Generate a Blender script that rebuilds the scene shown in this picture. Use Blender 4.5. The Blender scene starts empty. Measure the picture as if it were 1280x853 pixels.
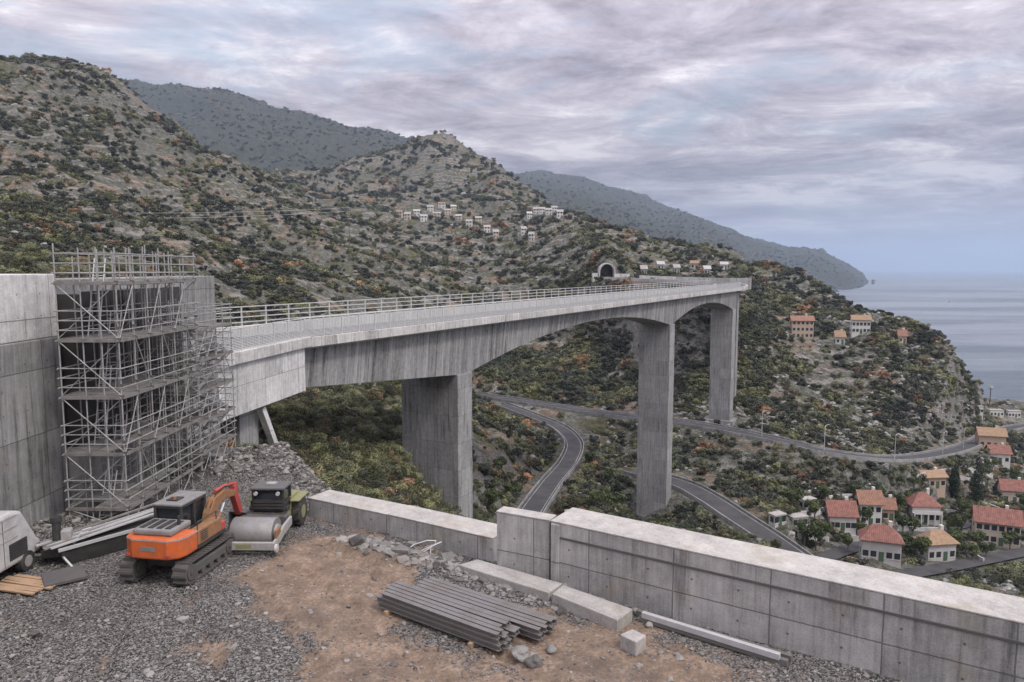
import bpy, bmesh, math, random
import numpy as np
from mathutils import Vector, Matrix, kdtree, noise as mnoise

random.seed(7); RNG = np.random.default_rng(11)
scene = bpy.context.scene
COL = scene.collection
R = math.radians
CAM_Z, FPX = 9.5, 900.0
PITCH = math.atan(90 / FPX)
SP, CP = math.sin(PITCH), math.cos(PITCH)
SEA_Z = -80.0

# ------------------------------------------------------------------ survey helpers (used once, to measure the place)
def ray(px, py):
    v = (py - 426.5) / FPX
    den = CP - v * SP
    return (px - 640) / FPX / den, (-SP - v * CP) / den
def PZ(px, py, z):
    t, e = ray(px, py); d = (z - CAM_Z) / e
    return Vector((t * d, d, z))
def PD(px, py, d):
    t, e = ray(px, py)
    return Vector((t * d, d, CAM_Z + e * d))

# ------------------------------------------------------------------ mesh builder
class MB:
    def __init__(s): s.v = []; s.f = []
    def add(s, vs, fs, M=None):
        o = len(s.v)
        s.v += [tuple(M @ Vector(p)) if M is not None else tuple(p) for p in vs]
        s.f += [tuple(i + o for i in f) for f in fs]; return s
    def box(s, x0, x1, y0, y1, z0, z1, M=None):
        vs = [(x, y, z) for z in (z0, z1) for y in (y0, y1) for x in (x0, x1)]
        return s.add(vs, [(0, 2, 3, 1), (4, 5, 7, 6), (0, 1, 5, 4), (2, 6, 7, 3), (0, 4, 6, 2), (1, 3, 7, 5)], M)
    def prism(s, poly, z0, z1, M=None):          # poly in xy (ccw), extruded in z
        n = len(poly)
        vs = [(p[0], p[1], z0) for p in poly] + [(p[0], p[1], z1) for p in poly]
        fs = [tuple(range(n - 1, -1, -1)), tuple(range(n, 2 * n))] + [(i, (i + 1) % n, n + (i + 1) % n, n + i) for i in range(n)]
        return s.add(vs, fs, M)
    def side(s, poly, x0, x1, M=None):           # poly in yz, extruded along x
        n = len(poly)
        vs = [(x0, p[0], p[1]) for p in poly] + [(x1, p[0], p[1]) for p in poly]
        fs = [tuple(range(n - 1, -1, -1)), tuple(range(n, 2 * n))] + [(i, (i + 1) % n, n + (i + 1) % n, n + i) for i in range(n)]
        return s.add(vs, fs, M)
    def tube(s, a, b, r, n=6, r2=None, M=None):
        a, b = Vector(a), Vector(b); d = (b - a)
        if d.length < 1e-6: return s
        d.normalize(); u = d.orthogonal().normalized(); w = d.cross(u)
        r2 = r if r2 is None else r2
        vs = [tuple(a + (u * math.cos(k * 2 * math.pi / n) + w * math.sin(k * 2 * math.pi / n)) * r) for k in range(n)]
        vs += [tuple(b + (u * math.cos(k * 2 * math.pi / n) + w * math.sin(k * 2 * math.pi / n)) * r2) for k in range(n)]
        fs = [(k, (k + 1) % n, n + (k + 1) % n, n + k) for k in range(n)] + [tuple(range(n - 1, -1, -1)), tuple(range(n, 2 * n))]
        return s.add(vs, fs, M)
    def path(s, pts, r, n=6):
        for a, b in zip(pts[:-1], pts[1:]): s.tube(a, b, r, n)
        return s
    def bar(s, a, b, w, h, M=None):              # rectangular bar from a to b
        a, b = Vector(a), Vector(b); d = (b - a); L = d.length; d.normalize()
        up = Vector((0, 0, 1)) if abs(d.z) < .95 else Vector((0, 1, 0))
        u = d.cross(up).normalized(); w2 = u.cross(d)
        vs = []
        for p in (a, b):
            for (i, j) in ((-1, -1), (1, -1), (1, 1), (-1, 1)):
                vs.append(tuple(p + u * (i * w / 2) + w2 * (j * h / 2)))
        return s.add(vs, [(3, 2, 1, 0), (4, 5, 6, 7), (0, 1, 5, 4), (1, 2, 6, 5), (2, 3, 7, 6), (3, 0, 4, 7)], M)
    def build(s, name, mat, parent=None, loc=(0, 0, 0), rz=0.0, bevel=0.0, smooth=False):
        me = bpy.data.meshes.new(name); me.from_pydata(s.v, [], s.f); me.update()
        bm = bmesh.new(); bm.from_mesh(me); bmesh.ops.recalc_face_normals(bm, faces=bm.faces); bm.to_mesh(me); bm.free()
        if mat: me.materials.append(mat)
        o = bpy.data.objects.new(name, me); COL.objects.link(o)
        o.location = loc; o.rotation_euler = (0, 0, rz)
        if parent is not None: o.parent = parent
        if bevel:
            m = o.modifiers.new('bevel', 'BEVEL'); m.width = bevel; m.segments = 2; m.limit_method = 'ANGLE'; m.angle_limit = R(40)
        if smooth: me.shade_smooth()
        return o
def tag(o, label, cat, group=None):
    o['label'] = label; o['category'] = cat
    if group: o['group'] = group
    return o
def struct(o): o['kind'] = 'structure'; return o
def stuff(o, label=None, cat=None):
    o['kind'] = 'stuff'
    if label: o['label'] = label; o['category'] = cat
    return o
def empty(name, loc, rz=0.0, label=None, cat=None, group=None):
    o = bpy.data.objects.new(name, None); COL.objects.link(o); o.location = loc; o.rotation_euler = (0, 0, rz); o.empty_display_size = .2
    if label: tag(o, label, cat, group)
    return o
def copy_tree(o, parent=None):
    kids = list(o.children)
    c = o.copy(); COL.objects.link(c)
    if parent is not None: c.parent = parent
    for k in kids: copy_tree(k, c)
    return c

# ------------------------------------------------------------------ materials
class NT:
    def __init__(s, name):
        s.m = bpy.data.materials.new(name); s.m.use_nodes = True
        s.t = s.m.node_tree; s.b = s.t.nodes['Principled BSDF']; s.out = s.t.nodes['Material Output']
    def n(s, typ, **kw):
        nd = s.t.nodes.new(typ)
        for k, v in kw.items(): setattr(nd, k, v)
        return nd
    def l(s, a, b): s.t.links.new(a, b)
    def val(s, sock, x):
        if hasattr(x, 'is_output') or hasattr(x, 'links'): s.l(x, sock)
        else: sock.default_value = x
    def math(s, op, a, b=0.0, c=0.0):
        nd = s.n('ShaderNodeMath', operation=op)
        s.val(nd.inputs[0], a); s.val(nd.inputs[1], b); s.val(nd.inputs[2], c); return nd.outputs[0]
    def coord(s, kind='Object'): return s.n('ShaderNodeTexCoord').outputs[kind]
    def pos(s): return s.n('ShaderNodeNewGeometry').outputs['Position']
    def mapping(s, vec, scale=(1, 1, 1), loc=(0, 0, 0)):
        nd = s.n('ShaderNodeMapping'); s.l(vec, nd.inputs['Vector']); nd.inputs['Scale'].default_value = scale; nd.inputs['Location'].default_value = loc
        return nd.outputs[0]
    def noise(s, vec, scale, detail=4, rough=.55, dist=0.0):
        nd = s.n('ShaderNodeTexNoise'); s.l(vec, nd.inputs['Vector']); nd.inputs['Scale'].default_value = scale
        nd.inputs['Detail'].default_value = detail; nd.inputs['Roughness'].default_value = rough; nd.inputs['Distortion'].default_value = dist
        return nd.outputs['Fac']
    def vor(s, vec, scale, out='Distance'):
        nd = s.n('ShaderNodeTexVoronoi'); s.l(vec, nd.inputs['Vector']); nd.inputs['Scale'].default_value = scale; return nd.outputs[out]
    def ramp(s, fac, stops, interp='LINEAR'):
        nd = s.n('ShaderNodeValToRGB'); s.l(fac, nd.inputs[0]); e = nd.color_ramp; e.interpolation = interp
        while len(e.elements) < len(stops): e.elements.new(.5)
        for el, (p, c) in zip(e.elements, stops):
            el.position = p; el.color = (c, c, c, 1) if isinstance(c, (int, float)) else (*c, 1)
        return nd.outputs[0]
    def mix(s, fac, a, b, blend='MIX'):
        nd = s.n('ShaderNodeMix', data_type='RGBA', blend_type=blend)
        s.val(nd.inputs['Factor'], fac)
        for sock, x in ((nd.inputs['A'], a), (nd.inputs['B'], b)):
            if isinstance(x, tuple): sock.default_value = (*x[:3], 1)
            else: s.l(x, sock)
        return nd.outputs['Result']
    def bump(s, h, strength=.4, dist=.05):
        nd = s.n('ShaderNodeBump'); s.l(h, nd.inputs['Height']); nd.inputs['Strength'].default_value = strength; nd.inputs['Distance'].default_value = dist
        s.l(nd.outputs[0], s.b.inputs['Normal']); return nd
    def done(s, col=None, rough=.8, metal=0.0, spec=.3):
        if col is not None:
            if isinstance(col, tuple): s.b.inputs['Base Color'].default_value = (*col, 1)
            else: s.l(col, s.b.inputs['Base Color'])
        s.val(s.b.inputs['Roughness'], rough); s.b.inputs['Metallic'].default_value = metal
        s.b.inputs['Specular IOR Level'].default_value = spec
        return s.m
def sep(g, vec):
    nd = g.n('ShaderNodeSeparateXYZ'); g.l(vec, nd.inputs[0]); return nd.outputs

def paint(name, col, rough=.5, metal=0.0, dirt=.35, dirtcol=(.16, .13, .10), scale=3.0):
    g = NT(name); c = g.coord()
    n = g.noise(c, scale, 6, .65); m = g.math('MULTIPLY', g.ramp(n, [(.42, 0.0), (.72, 1.0)]), dirt)
    n2 = g.noise(c, scale * 9, 3); 
    base = g.mix(g.math('MULTIPLY', n2, .35), col, tuple(x * .62 for x in col))
    cc = g.mix(m, base, dirtcol)
    g.bump(n2, .12, .01)
    return g.done(cc, g.math('ADD', g.math('MULTIPLY', m, .5), rough), metal, .4)

def concrete(name, base=(.34, .335, .32), seam=(2.4, 1.25), board=.0, streak=.5, light=1.0, seamdark=.35, tie=True, moss=0.0):
    """board-marked in-situ concrete: local x runs along the face, local z up"""
    g = NT(name); c = g.coord(); X, Y, Z = sep(g, c)
    big = g.noise(c, .35, 5, .6); mid = g.noise(c, 2.2, 6, .7); fine = g.noise(c, 22, 5, .7)
    along = g.math('ADD', X, Y)
    cv = g.n('ShaderNodeCombineXYZ'); g.l(along, cv.inputs[0]); g.l(g.math('MULTIPLY', Z, .06), cv.inputs[2])
    st = g.noise(cv.outputs[0], 2.6, 6, .72)         # vertical rain streaks
    st2 = g.noise(cv.outputs[0], 9.0, 3, .6)
    lum = g.math('ADD', g.math('MULTIPLY', g.math('SUBTRACT', big, .5), .55), 1.0)
    lum = g.math('ADD', lum, g.math('MULTIPLY', g.math('SUBTRACT', mid, .5), 1.05))
    lum = g.math('ADD', lum, g.math('MULTIPLY', g.math('SUBTRACT', fine, .5), 1.0))
    lum = g.math('ADD', lum, g.math('MULTIPLY', g.math('SUBTRACT', st, .5), 1.6 * streak))
    lum = g.math('ADD', lum, g.math('MULTIPLY', g.math('SUBTRACT', st2, .5), .8 * streak))
    def lines(coord, step, w):
        f = g.math('FRACT', g.math('ADD', g.math('DIVIDE', coord, step), g.math('MULTIPLY', g.math('SUBTRACT', mid, .5), .02)))
        return g.math('LESS_THAN', g.math('ABSOLUTE', g.math('SUBTRACT', f, .5)), w / step)
    sm = None
    if seam[0]: sm = lines(along, seam[0], .018)
    if seam[1]:
        b = lines(Z, seam[1], .018); sm = b if sm is None else g.math('MAXIMUM', sm, b)
    if sm is not None:
        # each cast panel a little different in tone
        pid = g.math('ADD', g.math('FLOOR', g.math('ADD', g.math('DIVIDE', along, seam[0] or 50), .5)), g.math('MULTIPLY', g.math('FLOOR', g.math('ADD', g.math('DIVIDE', Z, seam[1] or 50), .5)), 7.3))
        wn = g.n('ShaderNodeTexWhiteNoise', noise_dimensions='1D'); g.l(pid, wn.inputs['W'])
        lum = g.math('ADD', lum, g.math('MULTIPLY', g.math('SUBTRACT', wn.outputs[0], .5), .28))
    if board:
        bd = g.math('FRACT', g.math('DIVIDE', along, board)); 
        bi = g.math('FLOOR', g.math('DIVIDE', along, board)); wn2 = g.n('ShaderNodeTexWhiteNoise', noise_dimensions='1D'); g.l(bi, wn2.inputs['W'])
        lum = g.math('ADD', lum, g.math('MULTIPLY', g.math('SUBTRACT', wn2.outputs[0], .5), .5))
        lum = g.math('SUBTRACT', lum, g.math('MULTIPLY', g.math('LESS_THAN', bd, .07), .35))
    lum = g.math('MAXIMUM', g.math('MULTIPLY', lum, light), .12)
    sc = g.n('ShaderNodeVectorMath', operation='SCALE'); sc.inputs[0].default_value = base; g.l(lum, sc.inputs['Scale'])
    col = sc.outputs[0]
    warm = g.ramp(g.noise(c, .8, 4, .6), [(.56, 0.0), (.75, 1.0)])
    col = g.mix(g.math('MULTIPLY', warm, .35 + moss), col, (.30, .26, .18))
    drip = g.math('MULTIPLY', g.ramp(st, [(.34, 1.0), (.44, 0.0)]), min(1.0, streak))
    col = g.mix(g.math('MULTIPLY', drip, .65), col, (.055, .053, .05))
    if tie and sm is not None:
        tx = g.math('SUBTRACT', g.math('FRACT', g.math('DIVIDE', along, 1.24)), .5); tz = g.math('SUBTRACT', g.math('FRACT', g.math('DIVIDE', Z, .82)), .5)
        r2 = g.math('ADD', g.math('POWER', g.math('MULTIPLY', tx, 1.24), 2.0), g.math('POWER', g.math('MULTIPLY', tz, .82), 2.0))
        col = g.mix(g.math('MULTIPLY', g.math('LESS_THAN', r2, .0011), .75), col, (.07, .068, .062))
    pits = g.ramp(g.vor(c, 6.0), [(.04, 1.0), (.09, 0.0)])
    if sm is not None: col = g.mix(g.math('MULTIPLY', sm, 1 - seamdark), col, (.06, .058, .055))
    col = g.mix(g.math('MULTIPLY', pits, .5), col, (.09, .088, .08))
    h = g.math('ADD', g.math('MULTIPLY', fine, .5), mid)
    if sm is not None: h = g.math('SUBTRACT', h, sm)
    h = g.math('SUBTRACT', h, pits)
    g.bump(h, .5, .03)
    return g.done(col, .88, 0, .25)

M = {}
M['wall'] = concrete('weathered_concrete', (.34, .335, .32), (2.55, 1.55), 0, .75, moss=.25)
M['walltop'] = concrete('pale_concrete', (.40, .385, .355), (0, 0), 0, .12, moss=.35)
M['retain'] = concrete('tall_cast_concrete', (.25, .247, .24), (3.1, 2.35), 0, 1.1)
M['girder'] = concrete('girder_concrete', (.25, .25, .247), (3.0, 0), .55, 1.2)
M['pier'] = concrete('pier_concrete', (.27, .27, .266), (2.9, 3.4), 0, .9)
M['coping'] = concrete('coping_concrete', (.47, .46, .44), (2.0, 0), 0, .6)
M['abut'] = concrete('abutment_concrete', (.52, .515, .50), (2.8, 2.2), 0, .6)
M['slab'] = concrete('slab_concrete', (.36, .345, .32), (0, 0), 0, .2)
M['galv'] = paint('galvanised_steel', (.62, .63, .63), .45, .35, .3, (.25, .2, .16))
M['scaff'] = paint('scaffold_tube', (.38, .385, .38), .5, .25, .65, (.17, .12, .085), 5)
M['deckboard'] = paint('scaffold_deck', (.23, .22, .205), .85, 0, .7, (.09, .08, .07), 3)
M['rail'] = paint('railing_grey', (.60, .61, .60), .5, .2, .3, (.3, .27, .22))
M['orange'] = paint('machine_orange', (.60, .125, .03), .5, 0, .6, (.16, .10, .065), 3.2)
M['oranged'] = paint('boom_ochre', (.30, .15, .065), .55, 0, .65, (.13, .1, .075), 5)
M['redpaint'] = paint('machine_red', (.45, .07, .06), .5, 0, .35)
M['black'] = paint('black_steel', (.035, .035, .035), .55, 0, .4, (.11, .1, .085), 4)
M['rubber'] = paint('rubber', (.03, .03, .03), .85, 0, .6, (.14, .12, .10), 5)
M['track'] = paint('track_steel', (.13, .125, .12), .55, .4, .6, (.17, .145, .12), 5)
M['darkgrey'] = paint('dark_grey_paint', (.10, .10, .10), .5, 0, .4)
M['lightgrey'] = paint('light_grey_paint', (.36, .36, .345), .55, 0, .6, (.18, .155, .13), 3)
M['midgrey'] = paint('mid_grey_paint', (.24, .24, .235), .6, 0, .6, (.13, .115, .1), 4)
M['white'] = paint('white_paint', (.52, .52, .505), .45, 0, .5, (.2, .175, .15), 2.5)
M['lime'] = paint('yellow_green_paint', (.24, .25, .11), .55, 0, .65, (.2, .17, .12), 3)
M['drum'] = paint('worn_drum_steel', (.30, .30, .29), .5, .5, .6, (.2, .165, .135), 2.5)
M['plank'] = paint('raw_timber', (.42, .28, .17), .85, 0, .5, (.2, .15, .11), 3)
M['steelbar'] = paint('grey_steel_beam', (.20, .195, .185), .55, .3, .55, (.15, .12, .10), 3)
M['film'] = paint('film_ply_and_painted_dark', (.035, .032, .03), .5, 0, .4, (.12, .11, .1), 1.2)  # formwork film, also the black that stands in for unlit depth
def glassmat():
    g = NT('dark_glass'); return g.done((.02, .024, .028), .08, 0, .6)
M['glass'] = glassmat()
def asphalt():
    g = NT('asphalt'); c = g.coord(); n = g.noise(c, .25, 5, .6); f = g.noise(c, 8, 4)
    col = g.ramp(g.math('ADD', g.math('MULTIPLY', n, .7), g.math('MULTIPLY', f, .3)), [(.3, (.032, .032, .034)), (.7, (.085, .084, .081))])
    return g.done(col, .85)
M['asphalt'] = asphalt()
M['roadline'] = paint('road_paint', (.45, .45, .43), .8, 0, .8, (.1, .1, .1), .6)
def roof_tile(name, a, b):
    g = NT(name); c = g.coord(); X, Y, Z = sep(g, c)
    w = g.math('SINE', g.math('MULTIPLY', g.math('ADD', X, 0.0), 16)); w2 = g.math('FRACT', g.math('MULTIPLY', Z, 4.0))
    n = g.noise(c, 1.2, 5, .65)
    col = g.mix(g.ramp(n, [(.35, 0.0), (.65, 1.0)]), a, b)
    col = g.mix(g.math('MULTIPLY', g.math('LESS_THAN', w2, .15), .5), col, tuple(x * .45 for x in a))
    g.bump(g.math('ADD', w, w2), .5, .05); return g.done(col, .8)
M['roofred'] = roof_tile('red_roof_tiles', (.33, .145, .11), (.17, .095, .077))
M['rooforange'] = roof_tile('orange_roof_tiles', (.34, .185, .125), (.22, .125, .09))
M['rooftan'] = roof_tile('tan_roof_tiles', (.38, .26, .16), (.27, .18, .115))
M['whitewall'] = paint('white_render', (.64, .63, .60), .85, 0, .45, (.45, .42, .37), .5)
M['creamwall'] = paint('cream_render', (.54, .46, .37), .85, 0, .3, (.4, .34, .27), .5)
M['greywall'] = paint('grey_render', (.50, .49, .47), .85, 0, .4, (.3, .28, .25), .5)
M['pinkwall'] = paint('ochre_render', (.46, .35, .26), .85, 0, .3, (.4, .3, .22), .5)
M['pane'] = NT('window_dark').done((.03, .034, .04), .15, 0, .5)
M['shutter'] = paint('green_shutter', (.06, .12, .07), .6, 0, .3)

def leafmat(name, attr=True):
    g = NT(name)
    at = g.n('ShaderNodeAttribute', attribute_type='INSTANCER', attribute_name='tint')
    oi = g.n('ShaderNodeObjectInfo'); geo = g.pos()
    ti = sep(g, at.outputs['Vector'])
    n = g.noise(geo, .9, 3)
    # x = green->olive, y = dry
    col = g.mix(ti[0], (.052, .058, .043), (.135, .138, .066))
    col = g.mix(ti[1], col, (.25, .145, .085))
    lum = g.math('ADD', g.math('MULTIPLY', g.math('POWER', oi.outputs['Random'], 1.6), 1.9), g.math('ADD', g.math('MULTIPLY', n, .5), .22))
    sc = g.n('ShaderNodeVectorMath', operation='SCALE'); g.l(col, sc.inputs[0]); g.l(lum, sc.inputs['Scale'])
    return g.done(sc.outputs[0], .75, 0, .25)
M['leaf'] = leafmat('scrub_leaves')
def treeleaf(name, a, b):
    g = NT(name); n = g.noise(g.pos(), 1.1, 4, .7); oi = g.n('ShaderNodeObjectInfo')
    col = g.ramp(g.math('ADD', g.math('MULTIPLY', oi.outputs['Random'], .3), g.math('MULTIPLY', n, .8)), [(.3, a), (.8, b)])
    return g.done(col, .7, 0, .25)
M['treeleaf'] = treeleaf('tree_leaves', (.03, .05, .022), (.11, .13, .05))
M['cypleaf'] = treeleaf('cypress_leaves', (.012, .022, .014), (.035, .05, .03))
M['palmleaf'] = treeleaf('pale_leaves', (.06, .08, .035), (.15, .16, .08))
M['bark'] = paint('bark', (.14, .11, .085), .9, 0, .4)
def rockmat(name, a, b):
    g = NT(name); c = g.pos(); n = g.noise(c, 1.7, 6, .7); oi = g.n('ShaderNodeObjectInfo')
    col = g.ramp(g.math('ADD', g.math('MULTIPLY', n, .6), g.math('MULTIPLY', oi.outputs['Random'], .45)), [(.25, a), (.85, b)])
    g.bump(g.noise(c, 9, 5), .6, .06); return g.done(col, .9)
M['rock'] = rockmat('hill_rock', (.09, .088, .08), (.38, .368, .34))
M['stone'] = rockmat('gravel_stone', (.05, .047, .043), (.34, .325, .30))

# ------------------------------------------------------------------ terrain
def Zs(z, d): return ('z', z, d)
# each column: (depth, image row) or ('z', height, depth) for ground the walls and slopes hide
COLS = {
 -160: [Zs(-6,14), Zs(-2,26), Zs(9,60), (100,330), (160,300), (330,200), (540,60), (700,105), (1000,135), (1600,170), (2600,120), Zs(-100,6500)],
 -60: [Zs(-6,14), Zs(-2,26), Zs(8,60), (100,333), (160,308), (330,208), (540,70), (700,110), (1000,140), (1600,175), (2600,118), Zs(-100,6500)],
 30:  [Zs(-6,14), Zs(-2,26), Zs(7,60), (100,338), (170,312), (340,215), (560,80), (720,115), (1050,150), (1600,180), (2600,118), Zs(-100,6500)],
 100: [Zs(-6,14), Zs(-2,27), Zs(1,50), (100,350), (180,330), (350,235), (580,97), (740,130), (1100,165), (1700,190), (2600,117), Zs(-100,6500)],
 200: [Zs(-6,14), Zs(-2,28), Zs(-3,50), (100,378), (190,345), (370,265), (620,160), (760,185), (1150,195), (1750,205), (2600,121), Zs(-100,6500)],
 300: [Zs(-6,14), Zs(-2,29), (45,602), (80,520), (200,398), (390,295), (660,213), (780,228), (1200,226), (1750,235), (2600,136), Zs(-100,6500)],
 400: [Zs(-6,14), Zs(-3,32), (55,606), (110,500), (230,402), (420,312), (720,262), (840,256), (1250,224), (1750,240), (2600,158), Zs(-100,6500)],
 500: [Zs(-7,14), Zs(-6,31), (68,620), (130,515), (250,425), (430,345), (700,285), (900,258), (1300,188), (1800,230), (2700,178), Zs(-100,6500)],
 600: [Zs(-9,14), Zs(-9,30), (80,680), (170,560), (270,497), (360,412), (520,345), (800,285), (1250,207), (1800,260), (4600,236), Zs(-110,7500)],
 700: [Zs(-11,14), Zs(-11,28), (95,700), (190,580), (262,513), (320,440), (385,368), (500,330), (900,265), (1500,290), (4700,227), Zs(-110,7500)],
 758: [Zs(-11,14), Zs(-12,27), (100,712), (178,618), (250,518), (310,440), (343,354), (364,322), (760,299), (1300,310), (4750,242), Zs(-110,7500)],
 800: [Zs(-12,14), Zs(-12,26), (110,716), (164,664), (240,525), (300,445), (348,358), (420,334), (620,317), (1200,335), (4800,258), Zs(-110,7500)],
 900: [Zs(-12,14), Zs(-12,24), (125,714), (180,613), (222,534), (280,455), (332,368), (420,348), (580,334), (900,372), (4900,294), Zs(-110,7500)],
 950: [Zs(-12,14), Zs(-12,23), (122,695), (176,622), (212,548), (275,465), (335,395), (400,365), (500,345), (700,Zs), (4950,311), Zs(-110,7500)],
 1000:[Zs(-12,14), Zs(-12,22), (125,705), (172,630), (204,562), (268,490), (322,430), (370,395), (430,362), (560,Zs), (5000,322), Zs(-110,7500)],
 1100:[Zs(-12,14), Zs(-13,21), (128,725), (176,644), (206,576), (250,532), (285,475), (315,435), (350,413), (460,Zs), (5060,Zs), Zs(-110,7500)],
 1200:[Zs(-12,14), Zs(-14,20), (130,742), (188,652), (226,577), (256,548), (274,512), (288,485), (302,468), (390,Zs), (5060,Zs), Zs(-110,7500)],
 1225:[Zs(-12,14), Zs(-14,20), (130,745), (192,652), (232,588), (310,556), (375,527), (435,512), (462,503), (530,Zs), (5060,Zs), Zs(-110,7500)],
 1290:[Zs(-12,14), Zs(-14,19), (130,748), (200,652), (270,594), (335,558), (395,534), (436,518), (466,508), (520,Zs), (5060,Zs), Zs(-110,7500)],
 1420:[Zs(-12,14), Zs(-14,19), (130,750), (200,652), (270,594), (330,560), (385,538), (425,521), (455,512), (510,Zs), (5060,Zs), Zs(-110,7500)],
}
K = 12
kt, kl, ke = [[] for _ in range(K)], [[] for _ in range(K)], [[] for _ in range(K)]
for px in sorted(COLS):
    for k, p in enumerate(COLS[px]):
        if p[0] == 'z': z, d = p[1], p[2]; e = (z - CAM_Z) / d; t = (px - 640) / FPX
        elif p[1] is Zs: d = p[0]; e = (-98 - CAM_Z) / d; t = (px - 640) / FPX
        else: d = p[0]; t, e = ray(px, p[1])
        kt[k].append(t); kl[k].append(math.log(d)); ke[k].append(e)
NT_, NY = 700, 660
tt = np.linspace(-.98, 1.02, NT_); ly = np.linspace(math.log(13), math.log(9000), NY)
LD = np.array([np.interp(tt, kt[k], kl[k]) for k in range(K)]); EE = np.array([np.interp(tt, kt[k], ke[k]) for k in range(K)])
def override(k, pts, lo, hi):
    pt = [ray(*p) for p in pts]; t = np.array([p[0] for p in pt]); e = np.array([p[1] for p in pt])
    m = (tt > ray(lo, 300)[0]) & (tt < ray(hi, 300)[0]); EE[k][m] = np.interp(tt[m], t, e)
override(6, [(-200,75),(0,79),(30,80),(62,84),(84,90),(104,98),(130,108),(150,122),(175,142),(200,160),(222,172),(240,188),(270,203),(300,213),(330,224)], -200, 330)
override(8, [(400,224),(430,216),(460,206),(490,192),(512,183),(540,179),(560,184),(580,196),(610,213),(640,231),(670,247),(700,262),(730,281),(752,297),(775,307),(800,315),(835,320),(870,326),(905,333),(930,344),(960,350),(985,356),(1005,362),(1025,378),(1050,392),(1080,404),(1110,414),(1140,424),(1165,436),(1180,448),(1195,462),(1206,478),(1214,494),(1225,503)], 410, 1225)
override(10, [(-200,125),(100,117),(150,117),(190,120),(215,119),(245,125),(272,124),(300,131),(335,146),(370,152),(400,158),(440,168),(480,172),(520,178)], -200, 520)
override(10, [(600,236),(645,228),(690,226),(725,231),(765,244),(800,254),(840,271),(880,285),(920,301),(955,313),(985,321),(1010,322),(1025,323),(1045,332),(1062,342),(1080,351),(1092,356)], 600, 1092)
ker = np.hanning(13); ker /= ker.sum()
for k in range(K):
    if k in (6, 8, 10): continue
    for A in (LD, EE): A[k] = np.convolve(np.pad(A[k], 6, mode='edge'), ker, 'valid')
def pchip(x, y, xi):
    h = np.diff(x); dl = np.diff(y) / h; m = np.zeros_like(y)
    s = dl[:-1] * dl[1:] > 0; w1 = 2 * h[1:] + h[:-1]; w2 = h[1:] + 2 * h[:-1]
    with np.errstate(divide='ignore', invalid='ignore'):
        hm = (w1 + w2) / (w1 / dl[:-1] + w2 / dl[1:])
    m[1:-1] = np.where(s, hm, 0); m[0] = dl[0]; m[-1] = dl[-1]
    i = np.clip(np.searchsorted(x, xi) - 1, 0, len(x) - 2); u = np.clip((xi - x[i]) / h[i], 0, 1)
    return (2*u**3-3*u**2+1)*y[i] + (u**3-2*u**2+u)*h[i]*m[i] + (-2*u**3+3*u**2)*y[i+1] + (u**3-u**2)*h[i]*m[i+1]
E = np.array([pchip(LD[:, j], EE[:, j], ly) for j in range(NT_)])      # [t, y]
Yg = np.broadcast_to(np.exp(ly)[None, :], E.shape); Xg = tt[:, None] * Yg; Zg = CAM_Z + E * Yg
def pnoise(x, y, seed):
    xi = np.floor(x).astype(np.int64); yi = np.floor(y).astype(np.int64); xf = x - xi; yf = y - yi
    def gr(ix, iy, dx, dy):
        h = (ix * 374761393 + iy * 668265263 + seed * 974711) & 0xffffffff
        h = ((h ^ (h >> 13)) * 1274126177) & 0xffffffff; h = h ^ (h >> 16)
        a = h / 4294967296.0 * 2 * np.pi
        return np.cos(a) * dx + np.sin(a) * dy
    u = xf**3*(xf*(xf*6-15)+10); v = yf**3*(yf*(yf*6-15)+10)
    n00 = gr(xi, yi, xf, yf); n10 = gr(xi+1, yi, xf-1, yf); n01 = gr(xi, yi+1, xf, yf-1); n11 = gr(xi+1, yi+1, xf-1, yf-1)
    return (n00*(1-u)+n10*u)*(1-v) + (n01*(1-u)+n11*u)*v
dz = np.zeros_like(Zg)
for i, lam in enumerate((900, 450, 220, 110, 60, 32, 17, 9, 5)):
    n = pnoise(Xg / lam + 13.1 * i, Yg / lam + 7.7 * i, i + 3)
    if lam in (220, 110, 60, 32): n = .55 - 2.2 * np.abs(n)
    elif lam in (900, 450): n = np.where(Yg > 1500, .55 - 2.2 * np.abs(n), n)
    amp = .11 * lam
    cap = (.021 if lam in (220, 110) else .012 if lam in (60, 32) else .0085) * Yg * np.where(Yg > 1500, 1.5 if lam > 100 else 1.0, 1.0)
    wgt = np.minimum(amp, cap) * np.clip((lam / (.012 * Yg) - 1.0), 0, 1)
    dz += n * wgt
calm = np.clip((Yg - 40) / 40, 0, 1) * np.clip((Zg - (SEA_Z - 2)) / 10, .15, 1)
village = np.clip((Xg / Yg - .36) / .1, 0, 1) * np.clip((310 - Yg) / 60, 0, 1)
Zg = Zg + dz * calm * (1 - .75 * village)

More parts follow.
